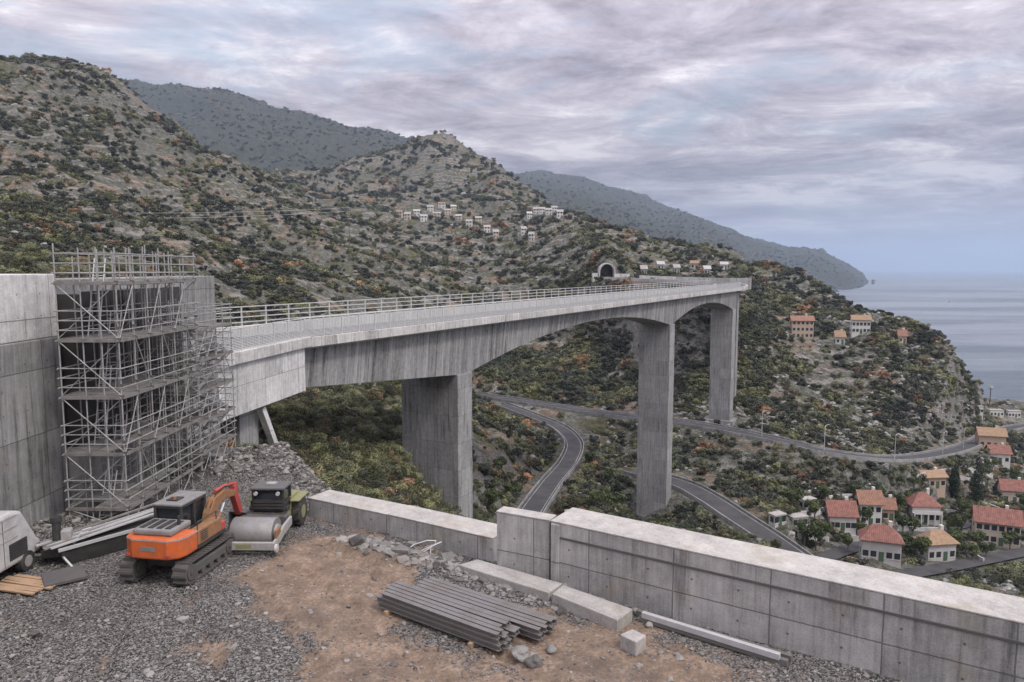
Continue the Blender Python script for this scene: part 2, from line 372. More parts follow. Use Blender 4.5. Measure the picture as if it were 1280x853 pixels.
# roads: measured points (px, py, z)
def catmull(P, n=14):
    out = []
    Q = [P[0] * 2 - P[1]] + P + [P[-1] * 2 - P[-2]]
    for i in range(1, len(Q) - 2):
        for j in range(n):
            u = j / n; a, b, c, d = Q[i-1], Q[i], Q[i+1], Q[i+2]
            out.append(.5 * ((2*b) + (c-a)*u + (2*a-5*b+4*c-d)*u*u + (3*b-a-3*c+d)*u**3))
    out.append(P[-1].copy()); return out
ROADS = []
upper = catmull([PZ(*p) for p in ((545,486,-40),(620,497,-40),(680,506,-40),(740,515,-40),(800,522,-39.5),(860,529,-39),(905,537,-38.7),(960,548,-39.5),(1020,562,-41.2),(1080,571,-43.5),(1130,573,-46.5),(1180,566,-50.5),(1213,556,-55),(1240,543,-61),(1275,533,-66),(1330,528,-70))])
lower = catmull([PZ(*p) for p in ((628,506,-40.5),(662,519,-41),(698,534,-42),(717,553,-42.5),(711,576,-42),(690,602,-41),(670,630,-39.5),(652,660,-38),(636,700,-36))])
hair = catmull([PZ(*p) for p in ((790,588,-44),(850,605,-44),(884,622,-44.5),(921,646,-45.5),(962,673,-47),(1010,708,-48.5),(1060,750,-50))])
vil1 = catmull([PZ(*p) for p in ((1010,708,-48.5),(1050,690,-52),(1110,674,-54.5),(1180,661,-57),(1240,648,-59),(1310,640,-60))])
vil2 = catmull([PZ(*p) for p in ((1060,750,-50),(1120,722,-51.5),(1190,708,-53.5),(1290,688,-57))])
ROADS = [('road', upper, 5.6), ('road', lower, 4.9), ('road', hair, 6.0), ('lane', vil1, 4.0), ('lane', vil2, 4.0)]
# the bridge line
B0 = Vector((-17.6, 63.5, 0)); BH = R(28.5); BD = Vector((math.sin(BH), math.cos(BH), 0)); BN = Vector((math.cos(BH), -math.sin(BH), 0))   # BN points to the near side
def bez(P, n=30):
    return [P[0]*(1-u)**3 + P[1]*3*u*(1-u)**2 + P[2]*3*u*u*(1-u) + P[3]*u**3 for u in [i/n for i in range(n+1)]]
S_END = 192.0
E0 = B0 + BD * S_END - BN * 5.5
curve = bez([E0 + Vector((0,0,3.1)), E0 + BD * 62 + Vector((0,0,3.4)), Vector((58, 316, 4.2)), Vector((45.5, 349, 5.0))])
pts_kd = []
for nm, P, w in ROADS:
    for p in P: pts_kd.append((p, w))
for p in curve[13:-2]: pts_kd.append((p, 10.0))
kd = kdtree.KDTree(len(pts_kd))
for i, (p, w) in enumerate(pts_kd): kd.insert((p.x, p.y, 0), i)
kd.balance()
roaddist = np.full(Zg.shape, 99.0)
jmax = int(np.searchsorted(ly, math.log(520)))
j0 = int(np.searchsorted(ly, math.log(90)))
for i in range(NT_):
    for j in range(j0, jmax):
        co, idx, dist = kd.find((Xg[i, j], Yg[i, j], 0))
        if dist < 26:
            p, w = pts_kd[idx]; f = min(1, max(0, (dist - w * .62) / 11)); f = f * f * (3 - 2 * f)
            Zg[i, j] = (p.z - .45) * (1 - f) + Zg[i, j] * f; roaddist[i, j] = dist - w * .5
def terr(x, y):
    t = x / y; a = (t - tt[0]) / (tt[1] - tt[0]); b = (math.log(y) - ly[0]) / (ly[1] - ly[0])
    i = min(max(int(a), 0), NT_ - 2); j = min(max(int(b), 0), NY - 2); a -= i; b -= j
    return float((Zg[i, j]*(1-a)+Zg[i+1, j]*a)*(1-b) + (Zg[i, j+1]*(1-a)+Zg[i+1, j+1]*a)*b)
def hit(px, py, d0=60, d1=2500):
    t, e = ray(px, py); d = d0
    while d < d1:
        if terr(t * d, d) >= CAM_Z + e * d: break
        d *= 1.006
    return Vector((t * d, d, terr(t * d, d)))

# terrain mesh
vs = np.stack([Xg, Yg, Zg], -1).reshape(-1, 3)
ii, jj = np.meshgrid(np.arange(NT_ - 1), np.arange(NY - 1), indexing='ij')
q = np.stack([ii*NY+jj, (ii+1)*NY+jj, (ii+1)*NY+jj+1, ii*NY+jj+1], -1).reshape(-1, 4)
me = bpy.data.meshes.new('hills'); me.vertices.add(len(vs)); me.vertices.foreach_set('co', vs.astype(np.float32).ravel())
me.loops.add(q.size); me.loops.foreach_set('vertex_index', q.astype(np.int32).ravel())
me.polygons.add(len(q)); me.polygons.foreach_set('loop_start', np.arange(0, q.size, 4, dtype=np.int32)); me.update(calc_edges=True); me.shade_smooth()
def hillmat():
    g = NT('hillside'); p = g.pos(); X, Y, Z = sep(g, p)
    n1 = g.noise(p, .012, 6, .65); n2 = g.noise(p, .06, 6, .7); n3 = g.noise(p, .35, 6, .75); n4 = g.noise(p, 1.6, 4, .7)
    nrm = sep(g, g.n('ShaderNodeNewGeometry').outputs['Normal'])[2]
    scrub = g.ramp(g.math('ADD', g.math('MULTIPLY', n3, .6), g.math('MULTIPLY', n4, .4)), [(.34, (.045, .048, .036)), (.46, (.095, .097, .072)), (.55, (.19, .187, .165)), (.66, (.38, .37, .34))])
    olive = g.ramp(n3, [(.35, (.05, .052, .028)), (.64, (.155, .152, .082))])
    dry = g.ramp(n3, [(.32, (.12, .085, .058)), (.65, (.33, .25, .18))])
    rock = g.ramp(n4, [(.3, (.085, .083, .075)), (.7, (.34, .325, .295))])
    col = g.mix(g.ramp(n2, [(.51, 0.0), (.60, 1.0)]), scrub, olive)
    col = g.mix(g.math('MULTIPLY', g.ramp(g.noise(p, .045, 5, .7, .4), [(.54, 0.0), (.61, 1.0)]), .9), col, dry)
    col = g.mix(g.ramp(g.math('ADD', g.math('SUBTRACT', 1.0, nrm), g.math('MULTIPLY', g.math('SUBTRACT', n2, .5), .8)), [(.30, 0.0), (.46, 1.0)]), col, rock)
    # dry-stone terrace walls following the contours
    wob = g.math('ADD', Z, g.math('MULTIPLY', g.noise(p, .02, 4), 26))
    fr = g.math('FRACT', g.math('DIVIDE', wob, 5.2))
    ter = g.math('MULTIPLY', g.math('LESS_THAN', fr, .26), g.ramp(g.noise(p, .011, 3), [(.43, 0.0), (.49, 1.0)]))
    ter = g.math('MULTIPLY', ter, g.ramp(n3, [(.42, 0.0), (.52, 1.0)]))
    ter = g.math('MULTIPLY', ter, g.math('GREATER_THAN', Y, 220.0))
    col = g.mix(g.math('MULTIPLY', ter, .6), col, (.34, .325, .29))
    wood = g.math('MULTIPLY', g.math('GREATER_THAN', Y, 1650.0), .85)      # the distant ranges are wooded
    col = g.mix(wood, col, g.ramp(n2, [(.35, (.020, .027, .022)), (.65, (.060, .066, .050))]))
    h = g.math('ADD', g.math('MULTIPLY', n3, 2.2), g.math('MULTIPLY', n4, .5))
    h = g.math('ADD', h, g.math('MULTIPLY', n2, 7.0))
    g.bump(h, .9, 1.0)
    return g.done(col, .95, 0, .1)
me.materials.append(hillmat())
hills = bpy.data.objects.new('hills', me); COL.objects.link(hills); struct(hills)

# sea
def seamat():
    g = NT('sea_water'); p = g.pos()
    s1 = g.noise(g.mapping(p, (.012, .05, .03)), 1.0, 6, .65); s2 = g.noise(p, .35, 3, .6); s3 = g.noise(g.mapping(p, (.0015, .006, .01)), 1.0, 4, .6)
    col = g.ramp(s3, [(.42, (.05, .075, .09)), (.58, (.17, .195, .21))])
    foam = g.ramp(g.noise(g.mapping(p, (.02, .07, .05)), 1.0, 8, .75), [(.60, 0.0), (.70, 1.0)])
    col = g.mix(g.math('MULTIPLY', foam, .35), col, (.6, .65, .68))
    g.bump(g.math('ADD', g.math('MULTIPLY', s1, 3.0), g.math('MULTIPLY', s2, .5)), .9, 1.5)
    return g.done(col, .28, 0, .5)
mb = MB(); mb.add([(-6000, 40, SEA_Z), (24000, 40, SEA_Z), (24000, 30000, SEA_Z), (-6000, 30000, SEA_Z)], [(0, 1, 2, 3)])
struct(mb.build('sea', seamat()))

# ------------------------------------------------------------------ roads
def strip(P, off0, off1, dz=0.0):
    mb = MB(); n = len(P)
    for i, p in enumerate(P):
        d = (P[min(i+1, n-1)] - P[max(i-1, 0)]); d.z = 0; d.normalize(); r = Vector((d.y, -d.x, 0))
        a = p + r * off0; b = p + r * off1
        mb.v += [(a.x, a.y, a.z + dz), (b.x, b.y, b.z + dz)]
        if i: k = 2 * i; mb.f.append((k-2, k-1, k+1, k))
    return mb
def rail_wall(P, off, w, h, z0=-.9):
    mb = MB(); n = len(P)
    for i, p in enumerate(P):
        d = (P[min(i+1, n-1)] - P[max(i-1, 0)]); d.z = 0; d.normalize(); r = Vector((d.y, -d.x, 0))
        for (o, z) in ((off, z0), (off + w, z0), (off + w, h), (off, h)):
            a = p + r * o; mb.v.append((a.x, a.y, a.z + z))
        if i:
            k = 4 * i
            for e in range(4): mb.f.append((k-4+e, k-4+(e+1) % 4, k+(e+1) % 4, k+e))
    mb.f.append((0, 1, 2, 3)); k = 4 * (n - 1); mb.f.append((k+3, k+2, k+1, k)); return mb
wl = ['pale low parapet along the {} edge of the contour road under the viaduct', 'pale low parapet on the {} side of the bending road between the first two piers', 'pale parapet on the {} side of the dark road sloping past the second pier']
for ri, (nm, P, w) in enumerate(ROADS):
    r = strip(P, -w / 2, w / 2, .05).build(nm, M['asphalt']); struct(r)
    if ri < 3:
        for s in (-1, 1):
            ln = strip(P, s * (w/2 - .45) - .06, s * (w/2 - .45) + .06, .058).build('edge_line', M['roadline']); struct(ln)
            o = rail_wall(P, s * (w/2 + .3) - .1, .2, .5).build('road_parapet', M['pier'])
            side = (('uphill', 'downhill') if ri == 0 else ('valley', 'slope') if ri == 1 else ('wall-facing', 'village-facing'))[0 if s < 0 else 1]
            tag(o, wl[ri].format(side), 'parapet')

# ------------------------------------------------------------------ viaduct
BRZ = math.pi / 2 - BH
via = empty('viaduct', B0, BRZ, 'long curved concrete road viaduct on tall piers crossing the valley', 'viaduct')
def bw(s, y, z=0.0): return B0 + BD * s - BN * y + Vector((0, 0, z))
def s_at(px, y):
    t = (px - 640) / FPX
    return min((abs(bw(s / 20, y).x / bw(s / 20, y).y - t), s / 20) for s in range(-200, 5000))[1]
GY0, GY1 = 1.25, 8.6
p1a, p1b = s_at(572, GY0), s_at(590, GY0)
p2a, p2b = s_at(838.5, GY0), s_at(844.5, GY0)
p3a, p3b = s_at(916.5, GY0), s_at(920.5, GY0)
c1, c2, c3 = (p1a + p1b) / 2, (p2a + p2b) / 2, (p3a + p3b) / 2
def soffit(s):
    if s < p1b: 
        return -1.15 - 2.15 * max(0, min(1, s / p1a))
    if s < p2a:
        m = (p1b + p2a) / 2; return .55 - 3.85 * ((s - m) / ((p2a - p1b) / 2)) ** 2
    if s < p2b: return -3.3
    if s < p3a:
        m = (p2b + p3a) / 2; return .2 - 3.3 * ((s - m) / ((p3a - p2b) / 2)) ** 2
    if s < p3b: return -3.1
    return min(.6, -3.1 + 3.7 * ((s - p3b) / 14))
mb = MB(); ss = sorted(set([-1.5 + 1.5 * i for i in range(int((S_END + 1.5) / 1.5) + 1)] + [p1a, p1b, p2a, p2b, p3a, p3b, S_END]))
for i, s in enumerate(ss):
    z = soffit(s); mb.v += [(s, GY0, 2.45), (s, GY0 + .25, z), (s, GY1 - .25, z), (s, GY1, 2.45)]
    if i:
        k = 4 * i
        for e in range(4): mb.f.append((k-4+e, k-4+(e+1) % 4, k+(e+1) % 4, k+e))
mb.f.append((0, 1, 2, 3)); k = 4 * (len(ss) - 1); mb.f.append((k+3, k+2, k+1, k))
mb.build('girder', M['girder'], via)
MB().add([(-3, .35, 2.46), (S_END, .35, 2.46), (S_END, 10.7, 2.46), (-3, 10.7, 2.46), (-3, .35, 2.95), (S_END, .35, 2.95), (S_END, 10.7, 2.95), (-3, 10.7, 2.95)],
         [(0, 1, 2, 3), (4, 5, 6, 7), (0, 1, 5, 4), (1, 2, 6, 5), (2, 3, 7, 6), (3, 0, 4, 7)]).build('deck_slab', M['slab'], via)
MB().box(-3, S_END, .55, 10.3, 2.953, 2.96).build('road_surface', M['asphalt'], via)
MB().box(-1.2, S_END, 0, .5, 2.62, 3.5).build('edge_beam', M['coping'], via, bevel=.03)
MB().box(-3, S_END, 10.35, 10.9, 2.62, 4.0).build('edge_beam', M['coping'], via, bevel=.03)
def pier(sa, sb, wz, foot, y1=GY1):
    q = bw((sa + sb) / 2, (GY0 + GY1) / 2); g = terr(q.x, q.y)
    o = MB().box(sa, sb, GY0 + .05, y1 - .05, g - 6, wz - .01).build('pier', M['pier'], via, bevel=.08)
    if foot: MB().box(sa - 1.2, sb + 1.2, GY0 - 1.2, GY1 + 1.2, g - 6, g + 1.0).build('footing', M['pier'], o)
    return o
pier(p1a, p1b, soffit(p1a), False, GY1 + 1.3); pier(p2a, p2b, -3.3, False, GY1 + .15); pier(p3a, p3b, -3.1, True, GY1 - .6)
# curved approach beyond the third pier
Pc = [Vector(p) for p in curve]
st = MB(); n = len(Pc)
for i, p in enumerate(Pc):
    d = Pc[min(i+1, n-1)] - Pc[max(i-1, 0)]; d.z = 0; d.normalize(); r = Vector((d.y, -d.x, 0))
    for (o, z) in ((5.5, -.15), (5.5, -.55), (3.6, -1.5), (-3.6, -1.5), (-5.5, -.55), (-5.5, -.15)):
        a = p + r * o; st.v.append((a.x, a.y, a.z + z))
    if i:
        k = 6 * i
        for e in range(6): st.f.append((k-6+e, k-6+(e+1) % 6, k+(e+1) % 6, k+e))
def via_part(mb, name, mat):
    o = mb.build(name, mat); o.parent = via; o.matrix_parent_inverse = (Matrix.Translation(B0) @ Matrix.Rotation(BRZ, 4, 'Z')).inverted(); return o
via_part(st, 'curved_deck', M['slab'])
via_part(strip(Pc, -4.8, 4.8, -.14), 'road_surface', M['asphalt'])
for s, h in ((-1, .95), (1, .75)): via_part(rail_wall(Pc, s * 5.2 - .25, .5, h, -.75), 'edge_beam', M['coping'])
q = Pc[4]; g = terr(q.x, q.y)
via_part(MB().box(-2.6, 2.6, -1.6, 1.6, g - q.z - 5, -1.4, Matrix.Translation(q) @ Matrix.Rotation(-BH, 4, 'Z')), 'pier', M['pier'])
q = Pc[9]; g = terr(q.x, q.y)
via_part(MB().box(-2.4, 2.4, -1.3, 1.3, g - q.z - 5, -1.4, Matrix.Translation(q) @ Matrix.Rotation(-BH, 4, 'Z')), 'pier', M['pier'])
# railings
near = MB().tube((-1, .25, 5.22), (S_END, .25, 5.22), .045).build('handrail', M['rail'], via)
stp = 2.4; k = 0; s = -.8
postm = MB().box(-.045, .045, -.05, .05, 3.5, 5.2).build('railing_post', M['rail'], near, (s, .25, 0))
panm = MB()
for j in range(14): panm.box(.05, stp - .05, -.012, .012, 3.58 + j * .113, 3.646 + j * .113)
for j in range(1, 6): panm.box(j * stp / 6 - .01, j * stp / 6 + .01, -.016, .016, 3.62, 5.07)
pan0 = panm.build('railing_panel', M['rail'], near, (s, .25, 0))
for k in range(1, 80):
    s = -.8 + k * stp
    if s > S_END - 1: break
    for o0 in (postm, pan0):
        c = o0.copy(); COL.objects.link(c); c.parent = near; c.location = (s, .25, 0)
far = MB()
for z in (4.35, 4.85, 5.35, 5.85): far.box(-24, S_END, 10.58, 10.66, z - .05, z + .05)
far = far.build('far_handrail', M['rail'], via)
fp = MB().box(-.06, .06, -.06, .06, 3.98, 5.85).build('railing_post', M['rail'], far, (-23, 10.62, 0))
for k in range(1, 70):
    c = fp.copy(); COL.objects.link(c); c.parent = far; c.location = (-23 + k * 3.05, 10.62, 0)

# ------------------------------------------------------------------ abutment block with its own railing
A0, A1 = Vector((-21.6, 40, 0)), Vector((-17.95, 62.0, 0))
ad = (A1 - A0); AL = ad.length; ad.normalize(); arz = math.atan2(ad.y, ad.x)
ab = empty('bridge_abutment', A0, arz, 'pale concrete abutment block carrying the near end of the viaduct', 'abutment')
MB().box(0, AL, 0, 9.5, -1.05, 2.75).build('block', M['abut'], ab, bevel=.06)
MB().box(-1, AL + .9, -.3, .5, 2.75, 3.62).build('coping', M['coping'], ab, bevel=.04)
MB().box(0, AL, .5, 12, 2.75, 3.02).build('deck_slab', M['asphalt'], ab)
hr = MB().tube((0, .1, 5.25), (AL, .1, 5.25), .045).build('handrail', M['rail'], ab)
po = MB().box(-.045, .045, -.05, .05, 3.5, 5.25).build('railing_post', M['rail'], hr, (.3, .1, 0))
pn = panm.build('railing_panel', M['rail'], hr, (.3, .1, 0))
for k in range(1, 10):
    for o0 in (po, pn):
        c = o0.copy(); COL.objects.link(c); c.parent = hr; c.location = (.3 + k * 2.4, .1, 0)
MB().box(13.5, 16.2, 1.2, 3.6, -14, -1.06).build('support_column', M['pier'], ab, bevel=.05)
MB().box(18.6, 20.4, 3.5, 6.4, -16, -1.06).build('support_column', M['pier'], ab, bevel=.05)
MB().bar((15.6, .6, -1.3), (18.6, .3, -7.5), .55, .45).build('raking_strut', M['abut'], ab)

# ------------------------------------------------------------------ tall retaining wall at the left
rw = empty('retaining_wall', (-17.2, 6, 0), math.pi / 2, 'tall grey cast concrete retaining wall beside the scaffold', 'wall')
MB().box(0, 21.3, 0, 2.3, -1.5, 6.95).build('lower_lift', M['retain'], rw, bevel=.04)
MB().box(0, 21.3, .08, 2.3, 6.96, 9.32).build('upper_lift', M['abut'], rw, bevel=.04)
MB().box(16.6, 17.5, -.10, .02, -.2, 4.9).build('pilaster', M['retain'], rw, bevel=.03)
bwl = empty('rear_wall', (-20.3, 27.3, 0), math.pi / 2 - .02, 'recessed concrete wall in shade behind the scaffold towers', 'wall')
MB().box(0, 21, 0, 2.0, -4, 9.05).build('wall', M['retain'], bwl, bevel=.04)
fm = empty('formwork', (-16.45, 27.5, 0), math.pi / 2 - .01, 'dark film-faced formwork panels rising behind the main scaffold tower', 'formwork')
for k in range(4):
    for j in range(3):
        o = MB().box(k * 2.02, k * 2.02 + 1.98, 0, .06, 2.62 + j * 2.02, 4.6 + j * 2.02).build('formwork_panel', M['film'], fm, bevel=.01)
        MB().box(k * 2.02 + .9, k * 2.02 + 1.02, -.09, -.005, 2.62 + j * 2.02, 4.6 + j * 2.02).build('waler', M['darkgrey'], o)
MB().box(-.1, 8.3, .02, 3.0, -1.2, 2.6).build('plinth', M['retain'], fm, bevel=.03)
MB().box(0, 8.05, .07, 3.0, 2.61, 8.55).build('backing_wall', M['film'], fm, bevel=.03)  # black colour here and on the panels supplies the recess's deep shade

# ------------------------------------------------------------------ site ground (gravel and earth platform)
POLY = [(34, -8), (18.4, 10.9), (10.4, 15.9), (1.2, 21.6), (-.5, 22.8), (-7.6, 27.7), (-9.4, 30.4), (-12.3, 37.2), (-20, 39), (-30, 39), (-30, 2), (-10, -8)]
gx, gy = np.meshgrid(np.arange(-31, 35, .13), np.arange(-8, 46, .13), indexing='ij')
P2 = np.array(POLY); inside = np.zeros(gx.shape, bool); dist = np.full(gx.shape, 1e9)
for a, b in zip(P2, np.roll(P2, -1, 0)):
    cond = ((a[1] > gy) != (b[1] > gy)) & (gx < (b[0] - a[0]) * (gy - a[1]) / (b[1] - a[1] + 1e-12) + a[0]); inside ^= cond
    ab_ = b - a; u = np.clip(((gx - a[0]) * ab_[0] + (gy - a[1]) * ab_[1]) / (ab_ @ ab_), 0, 1)
    dist = np.minimum(dist, np.hypot(gx - a[0] - u * ab_[0], gy - a[1] - u * ab_[1]))
out = np.where(inside, 0, dist)
def blob(cx, cy, rx, ry, ang=0):
    c, s = math.cos(ang), math.sin(ang); x = (gx - cx) * c + (gy - cy) * s; y = -(gx - cx) * s + (gy - cy) * c
    return np.exp(-((x / rx) ** 2 + (y / ry) ** 2) ** 1.6)
nz = lambda l, sd: pnoise(gx / l, gy / l, sd)
gz = .05 * nz(3.1, 21) + .04 * nz(1.1, 22) + .035 * np.abs(nz(.42, 23)) + .022 * nz(.2, 24)
rut = np.zeros_like(gx)
for (ax, ay, bx, by, cx, cy_) in ((-9.6, 20.4, -7.5, 17.0, -3.6, 11.5), (-8.4, 22.0, -6.2, 18.6, -2.2, 12.6), (-8.0, 23.0, -5.0, 20.6, -.5, 14.2), (-6.6, 24.2, -4.0, 21.6, 1.2, 15.2), (-10.9, 20.2, -10.2, 16.5, -7.5, 11), (-12.2, 21, -12.6, 17, -11, 11)):
    for u in np.linspace(0, 1, 60):
        qx = (1-u)**2*ax + 2*u*(1-u)*bx + u*u*cx; qy = (1-u)**2*ay + 2*u*(1-u)*by + u*u*cy_
        m = (np.abs(gx - qx) < 1) & (np.abs(gy - qy) < 1); dd = np.hypot(gx[m] - qx, gy[m] - qy)
        rut[m] = np.maximum(rut[m], np.exp(-(dd / .2) ** 2) - .45 * np.exp(-((dd - .38) / .14) ** 2))
gz -= .12 * rut
# rubble heaped at the foot of the scaffold and the wall
gz += .75 * blob(-12.2, 33.5, 2.2, 2.6) * (1 + .8 * nz(.8, 31)) + .35 * blob(-11.0, 36.5, 1.6, 1.4) + .5 * blob(-15.8, 24.5, 1.6, 1.2) * (1 + nz(.6, 32)) + .22 * blob(-3.9, 22.9, 3.0, .55, -.55)
gz -= np.where(inside, 0, out * 1.0 + .6 * np.abs(nz(.9, 33)) * np.minimum(out, 2))
dirt = blob(-5.6, 22.2, 2.9, 3.2) + blob(-4.6, 19.6, 1.9, 2.6, .5) + .8 * blob(-3.0, 16.2, 2.6, 1.1) + 1.0 * blob(2.6, 16.6, 5.0, 2.0, -.55) + .8 * blob(-1.2, 15.0, 4, .9) + .6 * blob(-7.9, 17.0, 1.2, .8) + .5 * blob(-6.9, 27.0, 1.2, .9) + .6*blob(-2.6, 22.6, 1.6, .5, -.5)
dirt = np.clip(dirt + .3 * np.clip(rut, 0, 1) + .55 * nz(1.6, 41) + .35 * nz(.5, 42), 0, 1)
keep = (out < 5.5)
idx = -np.ones(gx.shape, int); idx[keep] = np.arange(keep.sum())
q = np.stack([idx[:-1, :-1], idx[1:, :-1], idx[1:, 1:], idx[:-1, 1:]], -1).reshape(-1, 4); q = q[(q >= 0).all(1)]
vv = np.stack([gx[keep], gy[keep], gz[keep]], -1)
me = bpy.data.meshes.new('ground'); me.vertices.add(len(vv)); me.vertices.foreach_set('co', vv.astype(np.float32).ravel())
me.loops.add(q.size); me.loops.foreach_set('vertex_index', q.astype(np.int32).ravel())
me.polygons.add(len(q)); me.polygons.foreach_set('loop_start', np.arange(0, q.size, 4, dtype=np.int32)); me.update(calc_edges=True); me.shade_smooth()
at = me.attributes.new('soil', 'FLOAT', 'POINT'); at.data.foreach_set('value', dirt[keep].astype(np.float32))
def groundmat():
    g = NT('site_ground'); p = g.pos(); a = g.n('ShaderNodeAttribute', attribute_name='soil').outputs['Fac']
    n1 = g.noise(p, 1.3, 6, .7); n2 = g.noise(p, 9, 5, .75); v = g.vor(p, 24, 'Color'); vs_ = sep(g, v)[0]; vd = g.vor(p, 24)
    gravel = g.ramp(g.math('ADD', g.math('MULTIPLY', vs_, .55), g.math('MULTIPLY', n2, .5)), [(.28, (.030, .028, .026)), (.5, (.10, .096, .09)), (.8, (.29, .28, .262))])
    soil = g.ramp(g.math('ADD', g.math('MULTIPLY', n1, .55), g.math('MULTIPLY', n2, .45)), [(.32, (.085, .064, .047)), (.5, (.20, .148, .108)), (.66, (.38, .29, .215))])
    f = g.ramp(g.math('ADD', a, g.math('MULTIPLY', g.math('SUBTRACT', n2, .5), 1.5)), [(.36, 0.0), (.62, 1.0)])
    col = g.mix(f, gravel, soil)
    wet = g.ramp(g.noise(p, .35, 4, .6), [(.52, 0.0), (.66, 1.0)])
    col = g.mix(g.math('MULTIPLY', wet, .4), col, (.07, .065, .06))
    h = g.math('ADD', g.math('MULTIPLY', vd, g.math('SUBTRACT', 1.1, f)), n2)
    g.bump(h, .9, .05); return g.done(col, .92, 0, .2)
me.materials.append(groundmat())
ground = bpy.data.objects.new('ground', me); COL.objects.link(ground); struct(ground)
def gz_at(x, y):
    i = int((x + 31) / .13); j = int((y + 8) / .13); return float(gz[i, j])

# ------------------------------------------------------------------ low and tall parapet walls on the platform edge
def wallseg(name, a, b, w, h, label, mat, cap=True, z0=-1.2, h2=None):
    a, b = Vector((*a, 0)), Vector((*b, 0)); d = b - a; L = d.length; rz = math.atan2(d.y, d.x)
    r = empty(name, a, rz, label, 'wall'); h2 = h if h2 is None else h2
    bd = MB(); bd.side([(0, 0), (0, 0)], 0, 0) if False else None
    vs_ = [(0, 0, z0), (L, 0, z0), (L, w, z0), (0, w, z0), (0, 0, h - .03), (L, 0, h2 - .03), (L, w, h2 - .03), (0, w, h - .03)]
    bd.add(vs_, [(3, 2, 1, 0), (4, 5, 6, 7), (0, 1, 5, 4), (1, 2, 6, 5), (2, 3, 7, 6), (3, 0, 4, 7)])
    bd.build('wall', mat, r, bevel=.03)
    vs_ = [(-.012, -.012, h - .028), (L + .012, -.012, h2 - .028), (L + .012, w + .012, h2 - .028), (-.012, w + .012, h - .028), (-.012, -.012, h + .02), (L + .012, -.012, h2 + .02), (L + .012, w + .012, h2 + .02), (-.012, w + .012, h + .02)]
    MB().add(vs_, [(3, 2, 1, 0), (4, 5, 6, 7), (0, 1, 5, 4), (1, 2, 6, 5), (2, 3, 7, 6), (3, 0, 4, 7)]).build('top_face', M['walltop'], r, bevel=.015)
    return r
wallseg('low_wall', (-7.85, 27.0), (-4.34, 25.05), 1.15, .72, 'low concrete wall section with pale flat top nearest the road roller', M['wall'], h2=.72)
wallseg('low_wall', (-4.40, 24.9), (-.62, 22.62), 1.15, .80, 'low concrete wall section meeting the end of the tall parapet wall', M['wall'])
tw = wallseg('parapet_wall', (1.16, 20.9), (19, 9.45), 1.4, 2.0, 'long tall concrete parapet wall running down to the lower right corner', M['wall'])
MB().box(.0, 21.2, -.035, -.002, 1.52, 1.58).build('painted_groove_shade', M['darkgrey'], tw)  # dark strip on the face, painting in the shade of a groove
MB().box(.03, .32, -.06, -.014, 0, 1.95).build('corner_rib', M['wall'], tw, bevel=.02)
wallseg('parapet_wall', (-.48, 21.75), (1.12, 20.94), .5, 2.0, 'short stub of tall concrete wall with a narrow top between low and long walls', M['wall'])

# footing slabs, blocks and rods on the ground
def slab(name, pts, z0, z1, label, cat, mat):
    o = MB().prism(pts, z0, z1).build(name, mat, bevel=.03); return tag(o, label, cat)
def ccw(p):
    a = sum(p[i][0]*p[(i+1) % len(p)][1] - p[(i+1) % len(p)][0]*p[i][1] for i in range(len(p)));  return p if a > 0 else p[::-1]
def gp(px, py, z): v = PZ(px, py, z); return (v.x, v.y)
slab('footing_slab', ccw([gp(573,706,.3), gp(597,699,.3), gp(703,729,.3), gp(686,741,.3)]), -.2, .3, 'pale low concrete slab lying along the foot of the wall stub', 'slab', M['slab'])
slab('footing_slab', ccw([gp(690,742,.35), gp(704,731,.35), gp(791,761,.35), gp(772,775,.35)]), -.2, .35, 'chipped concrete slab on rubble at the foot of the long parapet wall', 'slab', M['slab'])
slab('concrete_block', ccw([gp(775,793,.42), gp(790,786,.42), gp(808,794,.42), gp(795,803,.42)]), .03, .42, 'small square concrete block lying on brown earth', 'block', M['slab'])
for k, (a, b, z, lb) in enumerate((((796,765),(990,823),.10,'long dark steel rail lying closest against the foot of the parapet wall'), ((800,772),(985,829),.10,'long dark steel rail lying outermost along the parapet wall'), ((803,768),(975,821),.22,'long pale steel rail resting on top of the two dark rails'))):
    a_, b_ = PZ(*a, z), PZ(*b, z)
    tag(MB().bar(a_, b_, .13, .16).build('steel_rail', M['steelbar'] if k < 2 else M['galv'], bevel=.012), lb, 'rail')

# stack of steel beams
sd = Vector((.82, -.57, 0)); sd.normalize(); sn = Vector((.57, .82, 0)); sn.normalize()
s0 = PZ(473, 762, .05); s0.z = 0
srz = math.atan2(sd.y, sd.x)
def beam_mesh(L):
    mb = MB()
    mb.box(0, L, 0, .15, .0, .018); mb.box(0, L, 0, .15, .122, .14); mb.box(0, L, .06, .09, .018, .122); return mb
for k, off in enumerate((.35, 3.3)):
    tag(MB().bar(s0 + sd * off - sn * .1 + Vector((0, 0, .06)), s0 + sd * off + sn * 1.95 + Vector((0, 0, .06)), .12, .12).build('timber_bearer', M['plank'], bevel=.01),
        ('squared timber bearer under the left end of the beam stack', 'squared timber bearer under the right end of the beam stack')[k], 'bearer')
proto = {}
def place_beam(pos, L, label):
    key = round(L, 1)
    if key not in proto:
        o = beam_mesh(L).build('steel_beam', M['steelbar'], bevel=.006); proto[key] = o
    else:
        o = proto[key].copy(); COL.objects.link(o)
    o.location = pos; o.rotation_euler = (0, 0, srz + random.uniform(-.006, .006))
    tag(o, label, 'steel beam', 'stacked grey steel beams')
